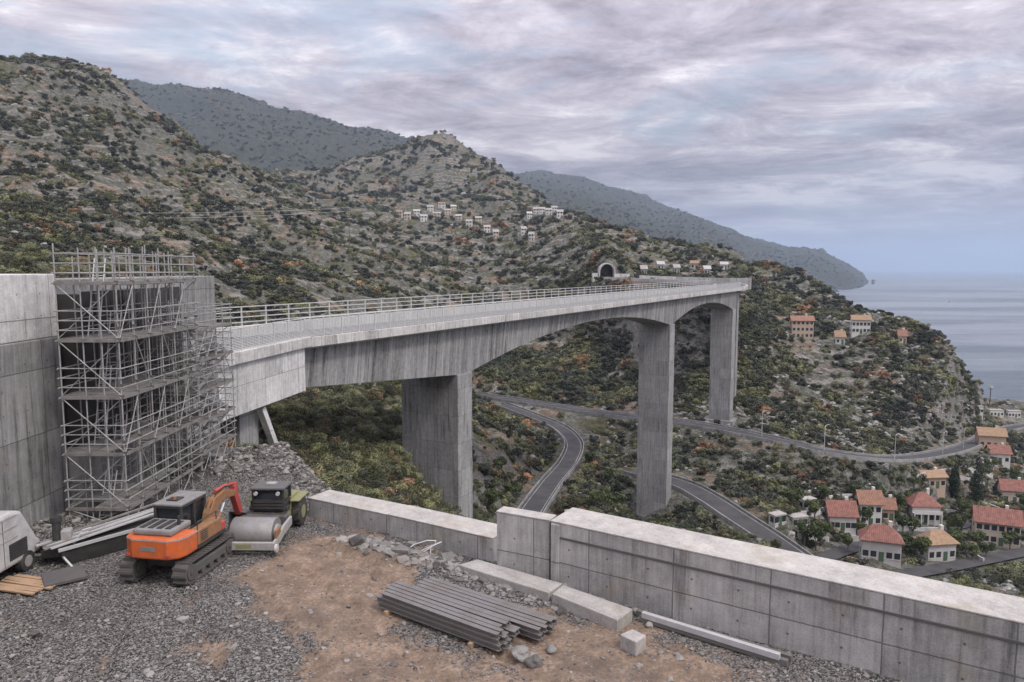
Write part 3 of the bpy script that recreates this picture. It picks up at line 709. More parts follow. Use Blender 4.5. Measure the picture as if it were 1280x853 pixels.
for layer in range(3):
    for k in range(5):
        place_beam(s0 + sn * (k * .178) + sd * random.uniform(-.12, .1) + Vector((0, 0, .125 + layer * .143)), 4.2 if layer < 2 else 4.0,
                   ('grey steel beam in the lowest layer at the front of the stack', 'grey steel beam in the middle layer at the front of the stack', 'grey steel beam in the top layer at the front of the stack')[layer])
for layer in range(2):
    for k in range(5):
        place_beam(s0 + sn * (1.0 + k * .178) + sd * (.25 + random.uniform(-.1, .14)) + Vector((0, 0, .125 + layer * .143 + .12 * (layer == 5))), 4.4,
                   ('grey steel beam in the bottom layer at the back of the stack', 'longer grey steel beam in the top layer at the back of the stack')[layer])
mb = MB(); wp = [PZ(538, 692, .05)]
for k in range(14): wp.append(wp[0] + Vector((.45 * math.sin(k * .9) - .03 * k, .25 * math.cos(k * .7), .18 + .2 * math.sin(k * .8))))
tag(mb.path(wp, .014).build('bent_wire', M['galv']), 'loop of bent pale wire lying by the low wall', 'wire')

# ------------------------------------------------------------------ scaffolds
def scaffold(name, label, loc, xs, ys, levels, top, rails, dense=False):
    r = empty(name, loc, 0, label, 'scaffold'); r_ = .025
    g0 = lambda x, y: gz_at(loc[0] + x, loc[1] + y) - .02
    for x in xs:
        for y in ys:
            o = MB().tube((x, y, g0(x, y)), (x, y, top + random.uniform(-.25, .25)), r_).build('standard', M['scaff'], r)
            MB().box(x - .09, x + .09, y - .09, y + .09, g0(x, y) - .01, g0(x, y) + .05).build('base_plate', M['scaff'], o)
    for li, z in enumerate(levels):
        for (i, j) in [(i, j) for i in range(len(xs) - 1) for j in range(len(ys) - 1)]:
            if random.random() < (.3 if dense else .06) or (not dense and li in (0, 1, 2) and j > 3 - (li == 0) and random.random() < .8): continue
            d = MB(); n = 4
            for k in range(n):
                w = (xs[i+1] - xs[i] - .08) / n
                d.box(xs[i] + .04 + k * w, xs[i] + .04 + (k + 1) * w - .015, ys[j] + .02, ys[j+1] - .02, z, z + .05)
            d.build('deck', M['deckboard'], r)
        for x in (xs[0], xs[-1]):
            for h in rails:
                MB().tube((x + (.03 if x == xs[-1] else -.03), ys[0] - .15, z + h), (x + (.03 if x == xs[-1] else -.03), ys[-1] + .15, z + h + random.uniform(-.03, .03)), .022).build('guardrail' if h > .1 else 'ledger', M['scaff'], r)
            MB().box(x - .015 + (.05 if x == xs[-1] else -.05), x + .015 + (.05 if x == xs[-1] else -.05), ys[0], ys[-1], z - .05, z + .07).build('toe_board', M['deckboard'], r)
        for y in (ys[0], ys[-1]):
            for h in rails:
                MB().tube((xs[0] - .1, y, z + h), (xs[-1] + .1, y, z + h), .022).build('guardrail' if h > .1 else 'ledger', M['scaff'], r)
            MB().box(xs[0], xs[-1], y - .015 - .05, y + .015 - .05, z - .05, z + .07).build('toe_board', M['deckboard'], r)
        for y in ys[1:-1]:
            MB().tube((xs[0], y, z - .06), (xs[-1], y, z - .06), .022).build('transom', M['scaff'], r)
    zz = [0.1] + list(levels); cpl = []
    for li in range(len(zz) - 1):
        a, b = zz[li], zz[li + 1]
        for j in range(len(ys) - 1):
            if (li + j) % 2 == 0 or dense:
                f = (ys[j], ys[j+1]) if li % 2 else (ys[j+1], ys[j])
                MB().tube((xs[-1] + .04, f[0], b), (xs[-1] + .04, f[1], a + .1), .02).build('diagonal_brace', M['scaff'], r)
        MB().tube((xs[0], ys[0] - .04, b), (xs[-1], ys[0] - .04, a + .1), .02).build('diagonal_brace', M['scaff'], r)
        for j in range(0, len(ys), 2):
            MB().tube((xs[0], ys[j] + .04, a + .1), (xs[-1], ys[j] + .04, b), .018).build('cross_brace', M['scaff'], r)
        if not dense:
            for y in ys:
                for h in (a + .4, b):
                    if not cpl: cpl.append(MB().box(-.04, .075, -.05, .05, .02, .10).build('coupler', M['track'], r))
                    else: c_ = cpl[0].copy(); COL.objects.link(c_); c_.parent = r; cpl.append(c_)
                    cpl[-1].location = (xs[-1], y, h)
            y0 = ys[1] + .1 + .9 * (li % 2); ld = MB()
            for sx in (.35, .75): ld.tube((sx, y0, a), (sx, y0 + .7, b + .9), .022)
            for q_ in range(9): ld.tube((.35, y0 + .7 * q_ / 9, a + (b + .9 - a) * q_ / 9), (.75, y0 + .7 * q_ / 9, a + (b + .9 - a) * q_ / 9), .015)
            ld.build('ladder', M['galv'], r)
    return r
LV = [.95, 2.95, 4.98, 7.0, 9.0]
scaffold('scaffold_tower', 'tall steel tube scaffold tower with five decks beside the retaining wall', (-15.85, 25.05, 0), (0, .85, 1.5, 2.1), (0, 1.05, 2.1, 3.1, 4.15, 5.2, 6.2), LV, 10.15, (.0, .36, .70, 1.04))
sc2 = scaffold('scaffold_tower', 'denser stair scaffold standing just behind the main scaffold tower', (-15.55, 31.6, 0), (0, .8, 1.6), (0, 1.0, 2.0, 3.0, 4.0), [1.2, 2.6, 4.0, 5.4, 6.8], 8.0, (.0, .35, .7, 1.0), True)
zz = [.1, 1.2, 2.6, 4.0, 5.4, 6.8]
for k in range(5):
    a, b = zz[k], zz[k+1]; y0, y1 = (.3, 3.7) if k % 2 else (3.7, .3); mb = MB()
    for sx in (.95, 1.45): mb.bar((sx, y0, a + .1), (sx, y1, b), .04, .16)
    for j in range(7):
        f = (j + .5) / 7; y = y0 + (y1 - y0) * f; mb.box(.97, 1.43, y - .12, y + .12, a + .1 + (b - a - .1) * f, a + .13 + (b - a - .1) * f)
    mb.build('stair_flight', M['scaff'], sc2)
# ------------------------------------------------------------------ excavator (local y = forward, over the tracks)
def track_profile(L, h, n=7):
    r = h / 2; pts = []
    for k in range(n + 1): a = -math.pi / 2 + math.pi * k / n; pts.append((L / 2 - r + r * math.cos(a), r + r * math.sin(a)))
    for k in range(n + 1): a = math.pi / 2 + math.pi * k / n; pts.append((-L / 2 + r + r * math.cos(a), r + r * math.sin(a)))
    return pts
ex = empty('excavator', (-10.55, 22.15, .06), -R(9), 'orange tracked excavator parked with its counterweight towards the viewer', 'excavator')
ex.scale = (.94, .94, .94)
for sx in (-1, 1):
    x = sx * .93; L, h = 3.0, .72
    tr = MB(); outer = track_profile(L, h, 9); inner = [(p[0] * .955, .36 + (p[1] - .36) * .84) for p in outer]
    n = len(outer); b = [(x - .23, p) for p in outer]
    vs_ = [(x - .23, *p) for p in outer] + [(x + .23, *p) for p in outer] + [(x - .23, *p) for p in inner] + [(x + .23, *p) for p in inner]
    fs = []
    for i in range(n):
        j = (i + 1) % n; fs += [(i, j, n + j, n + i), (2*n + i, 3*n + i, 3*n + j, 2*n + j), (i, 2*n + i, 2*n + j, j), (n + i, n + j, 3*n + j, 3*n + i)]
    tr.add(vs_, fs)
    for k in range(15):                                                    # grouser pads
        y = -L / 2 + .36 + k * (L - .72) / 14
        tr.box(x - .24, x + .24, y - .03, y + .03, h - .005, h + .035); tr.box(x - .24, x + .24, y - .03, y + .03, -.03, .005)
    for e in (-1, 1):
        for k in range(5):
            a = -1.2 + k * .6; y = e * (L/2 - h/2 + math.cos(a) * (h/2 + .015)); z = h/2 + math.sin(a) * (h/2 + .015)
            tr.box(x - .24, x + .24, y - .04, y + .04, z - .04, z + .04)
    t = tr.build('track', M['track'], ex)
    MB().box(x - .19, x + .19, -L/2 + .45, L/2 - .45, .2, .5).build('track_frame', M['darkgrey'], t, bevel=.04)
    for y in (-L/2 + .36, L/2 - .36): MB().tube((x - .2, y, .36), (x + .235, y, .36), .26, 16).tube((x - .22, y, .36), (x + .255, y, .36), .11, 10).build('sprocket', M['track'], t)
    for k in range(5): MB().tube((x - .2, -.9 + k * .45, .15), (x + .2, -.9 + k * .45, .15), .12, 10).build('track_roller', M['track'], t)
MB().box(-.72, .72, -.8, .8, .32, .68).tube((0, 0, .66), (0, 0, .86), .55, 20).build('undercarriage', M['black'], ex, bevel=.03)
cw = [(-1.02, -.55), (-1.02, -1.12), (-.9, -1.42), (-.6, -1.6), (.6, -1.6), (.9, -1.42), (1.02, -1.12), (1.02, -.55)]
cwo = MB().prism(cw, .88, 1.56).build('counterweight', M['orange'], ex, bevel=.07)
MB().prism([(p[0] * 1.003, p[1] * 1.003) for p in cw], 1.48, 1.52).build('trim_stripe', M['lightgrey'], cwo)
MB().box(-1.0, 1.0, -.55, 1.15, .86, 1.0).build('turntable_deck', M['black'], ex, bevel=.02)
hd = MB().box(-.75, .62, -1.35, -.25, 1.565, 1.76).build('engine_hood', M['midgrey'], ex, bevel=.06)
for k in range(4): MB().box(-.6 + k * .3, -.42 + k * .3, -1.2, -.45, 1.762, 1.785).build('hood_vent', M['black'], hd)
MB().tube((.5, -.75, 1.7), (.5, -.75, 2.05), .05, 10).build('exhaust_pipe', M['black'], ex)
MB().box(-1.0, .6, -.54, -.28, 1.0, 1.55).build('cab_rear_panel', M['oranged'], ex, bevel=.03)
sp = MB().box(.66, 1.02, -.54, .85, 1.0, 1.5).build('side_tank', M['oranged'], ex, bevel=.04)
for k in range(5): MB().box(1.022, 1.03, -.4, .0, 1.1 + k * .07, 1.135 + k * .07).build('louvre', M['black'], sp)
MB().box(.68, 1.0, .86, 1.15, 1.0, 1.28).build('tool_box', M['redpaint'], ex, bevel=.03)
# cab: frame posts, glass, roof
cx0, cx1, cy0, cy1, cz0, cz1 = -.68, .24, -.25, 1.1, 1.0, 2.17
cab = MB()
for x in (cx0, cx1):
    for y in (cy0, cy1): cab.box(x - .045, x + .045, y - .05, y + .05, cz0, cz1)
    cab.box(x - .045, x + .045, .42, .5, cz0, cz1); cab.box(x - .045, x + .045, cy0, cy1, cz1 - .08, cz1); cab.box(x - .045, x + .045, cy0, cy1, cz0, cz0 + .32)
for y in (cy0, cy1): cab.box(cx0, cx1, y - .05, y + .05, cz1 - .08, cz1); cab.box(cx0, cx1, y - .05, y + .05, cz0, cz0 + .3)
cabo = cab.build('cab', M['black'], ex, bevel=.015)
MB().box(cx0 + .03, cx1 - .03, cy0 + .03, cy1 - .03, cz0 + .3, cz1 - .08).build('cab_glass', M['glass'], cabo)
MB().box(cx0 - .06, cx1 + .06, cy0 - .08, cy1 + .08, cz1 + .002, cz1 + .09).build('cab_roof', M['midgrey'], cabo, bevel=.03)
MB().box(-.45, -.05, .0, .4, cz1 + .092, cz1 + .13).build('roof_hatch', M['black'], cabo)
def arm_part(name, pts, wds, w, x, mat, parent, bevel=.02):
    up, lo = [], []
    for i, p in enumerate(pts):
        a = pts[max(i - 1, 0)]; b = pts[min(i + 1, len(pts) - 1)]; d = Vector((b[0] - a[0], b[1] - a[1])).normalized(); nn = Vector((-d.y, d.x))
        up.append((p[0] + nn.x * wds[i], p[1] + nn.y * wds[i])); lo.append((p[0] - nn.x * wds[i], p[1] - nn.y * wds[i]))
    return MB().side(up + lo[::-1], x - w / 2, x + w / 2).build(name, mat, parent, bevel=bevel)
bm_ = arm_part('boom', [(.8, 1.05), (1.0, 1.5), (1.3, 1.86), (1.8, 1.98), (2.55, 1.8)], [.13, .17, .2, .16, .10], .3, .46, M['oranged'], ex)
for sx in (.27, .66):
    MB().tube((sx, 1.0, 1.05), (sx, 1.42, 1.45), .06, 10).build('lift_cylinder', M['oranged'], bm_); MB().tube((sx, 1.42, 1.45), (sx, 1.65, 1.72), .035, 10).build('cylinder_rod', M['galv'], bm_)
MB().tube((.46, 1.4, 2.2), (.46, 2.15, 2.2), .065, 10).tube((.46, 2.15, 2.2), (.46, 2.7, 2.1), .035, 10).build('arm_cylinder', M['redpaint'], bm_)
st_ = arm_part('stick', [(2.68, 2.16), (2.6, 1.8), (2.8, 1.3), (2.95, .85)], [.08, .14, .12, .08], .24, .46, M['redpaint'], ex)
MB().tube((.46, 2.82, 1.8), (.46, 3.0, 1.25), .055, 10).tube((.46, 3.0, 1.25), (.46, 3.15, .95), .03, 10).build('bucket_cylinder', M['redpaint'], st_)
BO = .48
bk = [(2.35, 1.0), (2.62, 1.0), (2.98, .78), (3.08, .45), (2.9, .12), (2.55, .02), (2.3, .1), (2.5, .16), (2.8, .25), (2.9, .48), (2.78, .7), (2.5, .84)]
bk = [(p[0] + BO, p[1] - .05) for p in bk]; bsd = bk[:7]
bko = MB().side(bk, .12, .80).side(bsd, .10, .14).side(bsd, .78, .82).build('bucket', M['track'], ex)
for k in range(4): MB().box(.16 + k * .17, .24 + k * .17, 2.14 + BO, 2.34 + BO, -.01, .05).build('bucket_tooth', M['track'], bko)
MB().path([(.98, -.5, 1.5), (.98, -.5, 1.78), (.98, .6, 1.78), (.98, .6, 1.5)], .018).build('grab_rail', M['black'], ex)
MB().path([(-.72, 1.1, 1.9), (-.86, 1.2, 1.92)], .015).box(-.96, -.82, 1.19, 1.22, 1.78, 2.06).build('mirror', M['black'], ex)
for sx in (-.72, .62): MB().box(sx - .07, sx + .07, -1.63, -1.575, .98, 1.06).build('tail_light', M['redpaint'], cwo)
MB().box(-.3, .2, -1.612, -1.59, 1.16, 1.3).build('warning_plate', M['midgrey'], cwo)
MB().tube((-.2, .1, cz1 + .09), (-.2, .1, cz1 + .22), .06, 12).build('beacon', M['oranged'], cabo)
hz_ = MB()
for sx in (.38, .54): hz_.path([(sx, .85, 1.4), (sx, 1.0, 1.8), (sx, 1.35, 2.13), (sx, 1.9, 2.24), (sx, 2.55, 2.0)], .02, 6)
hz_.build('hydraulic_hoses', M['rubber'], bm_)

# ------------------------------------------------------------------ road roller (local y = forward, drum end)
ro = empty('road_roller', (-8.75, 23.8, .04), math.pi - .02, 'single drum road roller with bare steel drum and yellow-green rear body', 'road roller')
ro.scale = (.88, .88, .86)
dr = MB().tube((-.82, 0, .6), (.82, 0, .6), .6, 40).build('drum', M['drum'], ro, bevel=.02)
for p in dr.data.polygons: p.use_smooth = len(p.vertices) == 4
for sx in (-1, 1): MB().tube((sx * .82, 0, .6), (sx * .9, 0, .6), .34, 20).tube((sx * .9, 0, .6), (sx * .97, 0, .6), .14, 14).build('drum_hub', M['lightgrey'], dr)
frm = MB()
for sx in (-1, 1): frm.side([(-1.2, .5), (-1.2, .86), (-.3, .8), (.3, .62), (.8, .55), (.8, .25), (.3, .3), (-.3, .42)], sx * .99 - .05, sx * .99 + .05)
frm = frm.build('drum_frame', M['lightgrey'], ro, bevel=.015)
fb = MB().box(-1.04, 1.04, .72, .86, .2, .52).build('front_beam', M['lightgrey'], ro, bevel=.03)
MB().box(-.15, .45, .862, .868, .28, .45).build('warning_sticker', M['lime'], fb)
MB().tube((-1.12, .78, .28), (-1.04, .78, .28), .16, 16).tube((-1.14, .78, .28), (-1.12, .78, .28), .07, 12).build('tie_ring', M['white'], fb)
MB().box(-1.03, -.95, .1, .6, .3, .9).build('scraper_bracket', M['oranged'], ro, bevel=.01)
MB().box(-.9, .9, -1.25, -.85, .5, .95).build('rear_yoke', M['darkgrey'], ro, bevel=.03)
MB().box(-.3, .3, -1.6, -1.2, .45, .9).build('articulation_joint', M['black'], ro, bevel=.03)
MB().side([(-1.55, .55), (-1.55, 1.0), (-2.1, 1.05), (-2.3, 1.4), (-3.3, 1.3), (-3.5, 1.0), (-3.5, .55)], -.72, .72).build('rear_body', M['lime'], ro, bevel=.05)
MB().box(-.74, .74, -1.9, -1.5, .9, 1.1).build('platform', M['black'], ro, bevel=.02)
cb = MB()
for x in (-.62, .62):
    for y in (-1.45, -2.3): cb.box(x - .04, x + .04, y - .04, y + .04, .9, 1.86)
    cb.box(x - .04, x + .04, -2.3, -1.45, 1.0, 1.3)
cb.box(-.62, .62, -1.49, -1.41, 1.0, 1.45); cb.box(-.62, .62, -2.34, -2.26, 1.0, 1.4)
for k in range(3): cb.box(-.6, .6, -1.42, -1.38, 1.06 + k * .13, 1.12 + k * .13)
cbo = cb.build('cab', M['black'], ro, bevel=.01)
MB().box(-.6, .6, -2.28, -1.47, 1.3, 1.84).build('cab_glass', M['glass'], cbo)
MB().box(-.7, .7, -2.42, -1.34, 1.865, 1.98).build('cab_roof', M['darkgrey'], cbo, bevel=.05)
MB().box(-.2, .2, -2.05, -1.75, 1.982, 2.04).build('roof_lamp_box', M['lightgrey'], cbo)
for sx in (-1, 1):
    w = MB().tube((sx * .72, -2.6, .58), (sx * 1.06, -2.6, .58), .58, 26).build('rear_wheel', M['rubber'], ro, bevel=.06)
    MB().tube((sx * 1.0, -2.6, .58), (sx * 1.075, -2.6, .58), .28, 16).build('rim', M['lime'], w)
    for k in range(14):
        a = k * 2 * math.pi / 14; MB().bar((sx * .74, -2.6 + math.cos(a) * .58, .58 + math.sin(a) * .58), (sx * 1.04, -2.6 + math.cos(a + .2) * .58, .58 + math.sin(a + .2) * .58), .09, .05).build('tread_lug', M['rubber'], w)
    MB().box(min(sx * .7, sx * 1.1), max(sx * .7, sx * 1.1), -3.25, -1.95, 1.19, 1.26).build('mudguard', M['lime'], ro, bevel=.03)
for sx in (-.45, .45): MB().tube((sx, -1.34, 1.75), (sx, -1.26, 1.75), .08, 12).build('work_lamp', M['galv'], ro)
MB().path([(.74, -1.5, 1.1), (.78, -1.5, 1.5), (.78, -2.3, 1.5), (.74, -2.3, 1.1)], .02).build('grab_rail', M['lime'], ro)
MB().path([(-.72, -1.4, .95), (-.85, -.6, 1.15), (-.6, -.2, 1.28), (.2, -.25, 1.3)], .025).build('hose', M['rubber'], ro)

# ------------------------------------------------------------------ white van at the left edge, machine and materials beside it
vn = empty('van', (-16.15, 20.2, .0), 0, 'white panel van with a dark vent panel parked against the tall retaining wall', 'van')
sp_ = [(-2.6, .42), (-2.6, 1.75), (-2.5, 2.1), (1.2, 2.12), (1.6, 2.02), (2.25, .95), (2.4, .85), (2.45, .42)]
MB().side(sp_, -.86, .86).build('body', M['white'], vn, bevel=.1)
w_ = MB().box(-.7, .7, 0, .012, 0, 1.0).build('windscreen', M['glass'], vn); w_.location = (0, 2.24, .98); w_.rotation_euler = (R(31), 0, 0)
for z in (1.28, 1.62, 1.95): MB().box(.862, .876, -2.4, 1.35, z, z + .03).build('side_trim', M['lightgrey'], vn)
for y in (-.9, .72): MB().box(.862, .87, y, y + .02, .5, 1.94).build('door_seam', M['darkgrey'], vn)
lv = MB()
lv.box(.862, .868, .95, 1.75, .62, 1.14)
for k in range(6): lv.box(.868, .885, .95, 1.75, .64 + k * .085, .68 + k * .085)
lv.build('louvre_panel', M['black'], vn)
for y in (-1.7, 1.75):
    for sx in (-1, 1):
        w = MB().tube((sx * .62, y, .33), (sx * .875, y, .33), .33, 22).build('wheel', M['rubber'], vn, bevel=.03)
        MB().tube((sx * .8, y, .33), (sx * .885, y, .33), .18, 14).build('rim', M['lightgrey'], w)
for sx in (-1, 1): MB().box(sx * .6 - .16, sx * .6 + .16, 2.38, 2.46, .62, .8).build('headlight', M['galv'], vn, bevel=.02)
MB().box(-.86, .86, 2.4, 2.5, .3, .52).build('bumper', M['darkgrey'], vn, bevel=.03)

pm = empty('drilling_pump', (-14.75, 22.6, .03), .35, 'dark upright engine pump on small wheels between the van and the steel stack', 'pump')
MB().box(-.35, .35, -.3, .3, .25, .6).build('frame', M['black'], pm, bevel=.03)
MB().tube((0, 0, .6), (0, 0, 1.35), .13, 14).tube((0, 0, 1.35), (0, 0, 1.5), .17, 14).build('cylinder', M['black'], pm)
MB().box(.12, .42, -.15, .2, .6, 1.05).build('engine', M['lightgrey'], pm, bevel=.04)
MB().path([(.35, .2, .4), (.7, .2, .9), (.95, .2, .95)], .03).path([(.35, -.2, .4), (.7, -.2, .9), (.95, -.2, .95)], .03).path([(.1, -.3, .5), (.3, -.6, .3), (.6, -.9, .05)], .035).build('handles', M['galv'], pm)
for sx in (-1, 1): MB().tube((sx * .36, .1, .22), (sx * .46, .1, .22), .22, 16).build('wheel', M['rubber'], pm)

skip = empty('steel_trough', (-13.75, 23.75, .02), R(52), 'dark steel trough holding long pale bars and planks in front of the scaffold', 'trough')
tb = MB(); 
tb.add([(-1.5, -.5, 0), (1.5, -.5, 0), (1.5, .5, 0), (-1.5, .5, 0), (-1.7, -.6, .62), (1.7, -.6, .62), (1.7, .6, .62), (-1.7, .6, .62)], [(3, 2, 1, 0), (4, 5, 6, 7), (0, 1, 5, 4), (1, 2, 6, 5), (2, 3, 7, 6), (3, 0, 4, 7)])
tb.build('trough', M['black'], skip, bevel=.02)
MB().box(-1.75, 1.75, -.64, -.58, .56, .66).box(-1.75, 1.75, .58, .64, .56, .66).build('rim', M['galv'], skip)
random.seed(5)
for k in range(9):
    y = -.45 + k * .11; a = Vector((-13.75, 23.75, .02)); c, s = math.cos(R(52)), math.sin(R(52))
    def tw_(lx, ly_, lz): return (a.x + lx * c - ly_ * s, a.y + lx * s + ly_ * c, a.z + lz)
    L0, L1 = -1.6 - random.random() * .5, 1.6 + random.random() * .9
    o = MB().bar(tw_(L0, y, .67 + random.random() * .03), tw_(L1, y + random.uniform(-.2, .2), .70 + random.random() * .32), .10, .05).build('scaffold_bar', M['deckboard'] if k % 3 else M['galv'])
    tag(o, 'pale loose bar lying lengthways on top of the dark trough', 'bar', 'bars heaped on the trough')
tag(MB().box(-.55, .55, -.55, .55, 0, .1).build('steel_plate', M['darkgrey'], None, (*gp(80, 721, .1), .07), R(38), bevel=.01), 'flat dark grey steel plate lying on the gravel beyond the timber planks', 'plate')
random.seed(9)
b0 = PZ(30, 730, .1)
for k in range(7):
    o = MB().box(-.95, .95, -.065, .065, 0, .05).build('timber_plank', M['plank'], None, (b0.x + random.uniform(-.1, .1) + .07 * (k - 3), b0.y + .13 * (k - 3), .06 + .052 * (k % 2) * 0), R(-14) + random.uniform(-.05, .05), bevel=.005)
    tag(o, 'brown timber plank lying in a row on the gravel below the van', 'plank', 'timber planks on the gravel')
for k, (px, py, s_, lb) in enumerate(((652,818,.24,'pale angular boulder beside the right end of the beam stack'),(668,826,.2,'small pale boulder nearest the bottom edge of the ground'),(757,775,.16,'grey broken stone in front of the chipped slab'),(740,770,.13,'small grey stone left of the chipped slab'),(812,782,.12,'small dark stone behind the square concrete block'),(690,812,.14,'grey stone on earth right of the beam stack'))):
    bm = bmesh.new(); bmesh.ops.create_icosphere(bm, subdivisions=3, radius=s_)
    for v in bm.verts:
        n = mnoise.noise(v.co * 5 + Vector((k * 7, 0, 0))); v.co *= 1 + .5 * n; v.co.z *= .7
        v.co.x = round(v.co.x / (s_ * .35)) * s_ * .12 + v.co.x * .65
    me_ = bpy.data.meshes.new('boulder'); bm.to_mesh(me_); bm.free(); me_.materials.append(M['rock'])
    o = bpy.data.objects.new('boulder', me_); COL.objects.link(o); p = PZ(px, py, s_ * .3); o.location = p; o.rotation_euler = (0, 0, k); tag(o, lb, 'boulder')

# ------------------------------------------------------------------ tunnel portal on the far hillside
TP = Pc[-1]; td = (Pc[-1] - Pc[-2]); td.z = 0; td.normalize(); trz = math.atan2(td.y, td.x) - math.pi / 2
tp = empty('tunnel_portal', TP, trz, 'road tunnel mouth with a pale arched frame in the far hillside', 'tunnel')
def arch(r, h, n=14): return [(-r, -1.0)] + [(-r * math.cos(math.pi * k / n), h + r * math.sin(math.pi * k / n)) for k in range(n + 1)] + [(r, -1.0)]
ai, ao = arch(3.9, 3.0), arch(4.45, 3.05); n = len(ai); vs_ = []
for y in (-1.0, .6):
    vs_ += [(p[0], y, p[1]) for p in ai] + [(p[0], y, p[1]) for p in ao]
fs = []
for i in range(n - 1): fs += [(i, i+1, n+i+1, n+i), (2*n+i, 3*n+i, 3*n+i+1, 2*n+i+1), (i, 2*n+i, 2*n+i+1, i+1), (n+i, n+i+1, 3*n+i+1, 3*n+i)]
MB().add(vs_, fs).build('arch_frame', M['coping'], tp)
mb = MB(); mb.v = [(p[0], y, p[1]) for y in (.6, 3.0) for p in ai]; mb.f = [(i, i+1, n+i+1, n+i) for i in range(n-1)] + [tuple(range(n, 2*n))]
mb.build('tunnel_lining', M['film'], tp)  # shallow lining with a black end face, standing in for the tunnel's darkness
MB().box(4.85, 13, -.2, .7, -1.5, 2.2).build('wing_wall', M['coping'], tp); MB().box(-7.5, -4.85, -.2, .7, -1.5, 2.6).build('wing_wall', M['abut'], tp)
o = rail_wall([Vector((62, 352, 5.2)), Vector((80, 352, 4.5)), Vector((98, 345, 4)), Vector((112, 338, 4))], 0, .5, 1.3, -4).build('roadside_wall', M['coping']); tag(o, 'pale roadside wall running right from the tunnel mouth', 'wall')

# ------------------------------------------------------------------ houses
HOUSES = []
def house(p, w, dp, h, rz, wall, roof, label, cols=4, rows=2, kind='gable', rh=1.8, group=None, name='house', chimney=True, detail=True, balcony=False):
    r = empty(name, p, rz, label, 'house', group); HOUSES.append((p.x, p.y, max(w, dp) * .62))
    wl_ = MB(); 
    if kind == 'gable':
        wl_.side([(0, -6), (0, h), (dp / 2, h + rh - .1), (dp, h), (dp, -6)], -w / 2, w / 2)
    else: wl_.box(-w/2, w/2, 0, dp, -6, h)
    wl_.build('wall', M[wall], r)
    e = .55; t = .16
    if kind == 'gable':
        k = rh / (dp / 2)
        rf = MB()
        for pr in ([(-e, h - e*k), (dp/2, h + rh), (dp/2, h + rh + t), (-e, h - e*k + t)], [(dp + e, h - e*k), (dp/2, h + rh), (dp/2, h + rh + t), (dp + e, h - e*k + t)]): rf.side(pr, -w/2 - e, w/2 + e)
        rf = rf.build('roof', M[roof], r)
    elif kind == 'hip':
        q = min(dp / 2, w / 2) * .95
        rf = MB().add([(-w/2-e, -e, h), (w/2+e, -e, h), (w/2+e, dp+e, h), (-w/2-e, dp+e, h), (-w/2+q, dp/2, h+rh), (w/2-q, dp/2, h+rh), (-w/2-e, -e, h-.14), (w/2+e, -e, h-.14), (w/2+e, dp+e, h-.14), (-w/2-e, dp+e, h-.14)],
              [(0, 1, 5, 4), (1, 2, 5), (2, 3, 4, 5), (3, 0, 4), (6, 7, 1, 0), (7, 8, 2, 1), (8, 9, 3, 2), (9, 6, 0, 3), (9, 8, 7, 6)]).build('roof', M[roof], r)
    else:
        rf = MB().box(-w/2 - .2, w/2 + .2, -.2, dp + .2, h + .002, h + .3).build('roof', M[roof], r)
    if chimney: MB().box(w * .2, w * .2 + .7, dp * .6, dp * .6 + .7, h + .2, h + rh + .7).build('chimney', M['whitewall'], rf)
    if detail:
        for rr in range(rows):
            z = .9 + rr * 2.8
            for c in range(cols):
                x = -w / 2 + (c + .5) * w / cols
                if rr == 0 and c == cols // 2:
                    MB().box(x - .5, x + .5, -.05, .06, .05, 2.15).build('door', M['shutter'], r); continue
                wd = MB().box(x - .55, x + .55, -.035, .03, z, z + 1.3).build('window', M['pane'], r)
                MB().box(x - .68, x + .68, -.1, -.036, z - .12, z - .002).build('sill', M['whitewall'], wd)
        for k in range(max(1, int(dp // 4))):
            for sx in (-1, 1):
                for rr in range(rows):
                    y = (k + .5) * dp / max(1, int(dp // 4)); z = .9 + rr * 2.8
                    MB().box(sx * w/2 - .035, sx * w/2 + .035, y - .5, y + .5, z, z + 1.2).build('window', M['pane'], r)
    if balcony:
        MB().box(-w/2, w/2, -1.3, -.002, 2.7, 2.85).build('balcony', M['whitewall'], r)
        for c in range(5): MB().box(-w/2 + c * (w - .25) / 4, -w/2 + c * (w - .25) / 4 + .25, -1.3, -1.05, -4, 2.69).build('balcony_post', M['whitewall'], r)
        MB().box(-w/2, w/2, -1.3, -1.22, 2.86, 3.7).build('balcony_rail', M['whitewall'], r)
    return r
def H(px, py, wpx, ratio, h, rz, wall, roof, label, **kw):
    p = hit(px, py, 100); w = wpx * .82 * p.y / FPX; return house(p, w, w * ratio, h, rz, wall, roof, label, **kw)
H(1053,667,40,.75,4.2,-.12,'whitewall','roofred','white house with a bright red gable roof nearest the dark sloping road', cols=5, rows=1, rh=2.6)
H(1088,659,33,.8,6.2,-.08,'whitewall','rooforange','tall white house with orange-red roof right behind the first red-roofed house', cols=3, rows=2, rh=2.4)
H(1157,656,42,.8,4.6,-.1,'whitewall','roofred','white house with red hip roof above a row of dark openings and terrace posts', cols=5, rows=1, kind='hip', rh=3.0, balcony=True)
H(1246,684,60,.55,6.0,-.42,'creamwall','roofred','largest house, cream end wall and long red roof, at right above the wall', cols=6, rows=2, rh=2.6)
H(1101,705,56,.6,4.5,-.35,'greywall','roofred','house with red roof lowest down, just above the pale wall top', cols=5, rows=1, rh=2.8, kind='hip')
H(1177,703,48,.6,4.0,.15,'greywall','rooftan','low house with a tan brown tiled roof beside the lowest red roof', cols=4, rows=1, rh=2.4, kind='hip')
H(1240,561,36,.6,5.0,-.3,'pinkwall','rooftan','ochre house with tan roof at the end of the contour road', cols=4, rows=1, rh=2.2)
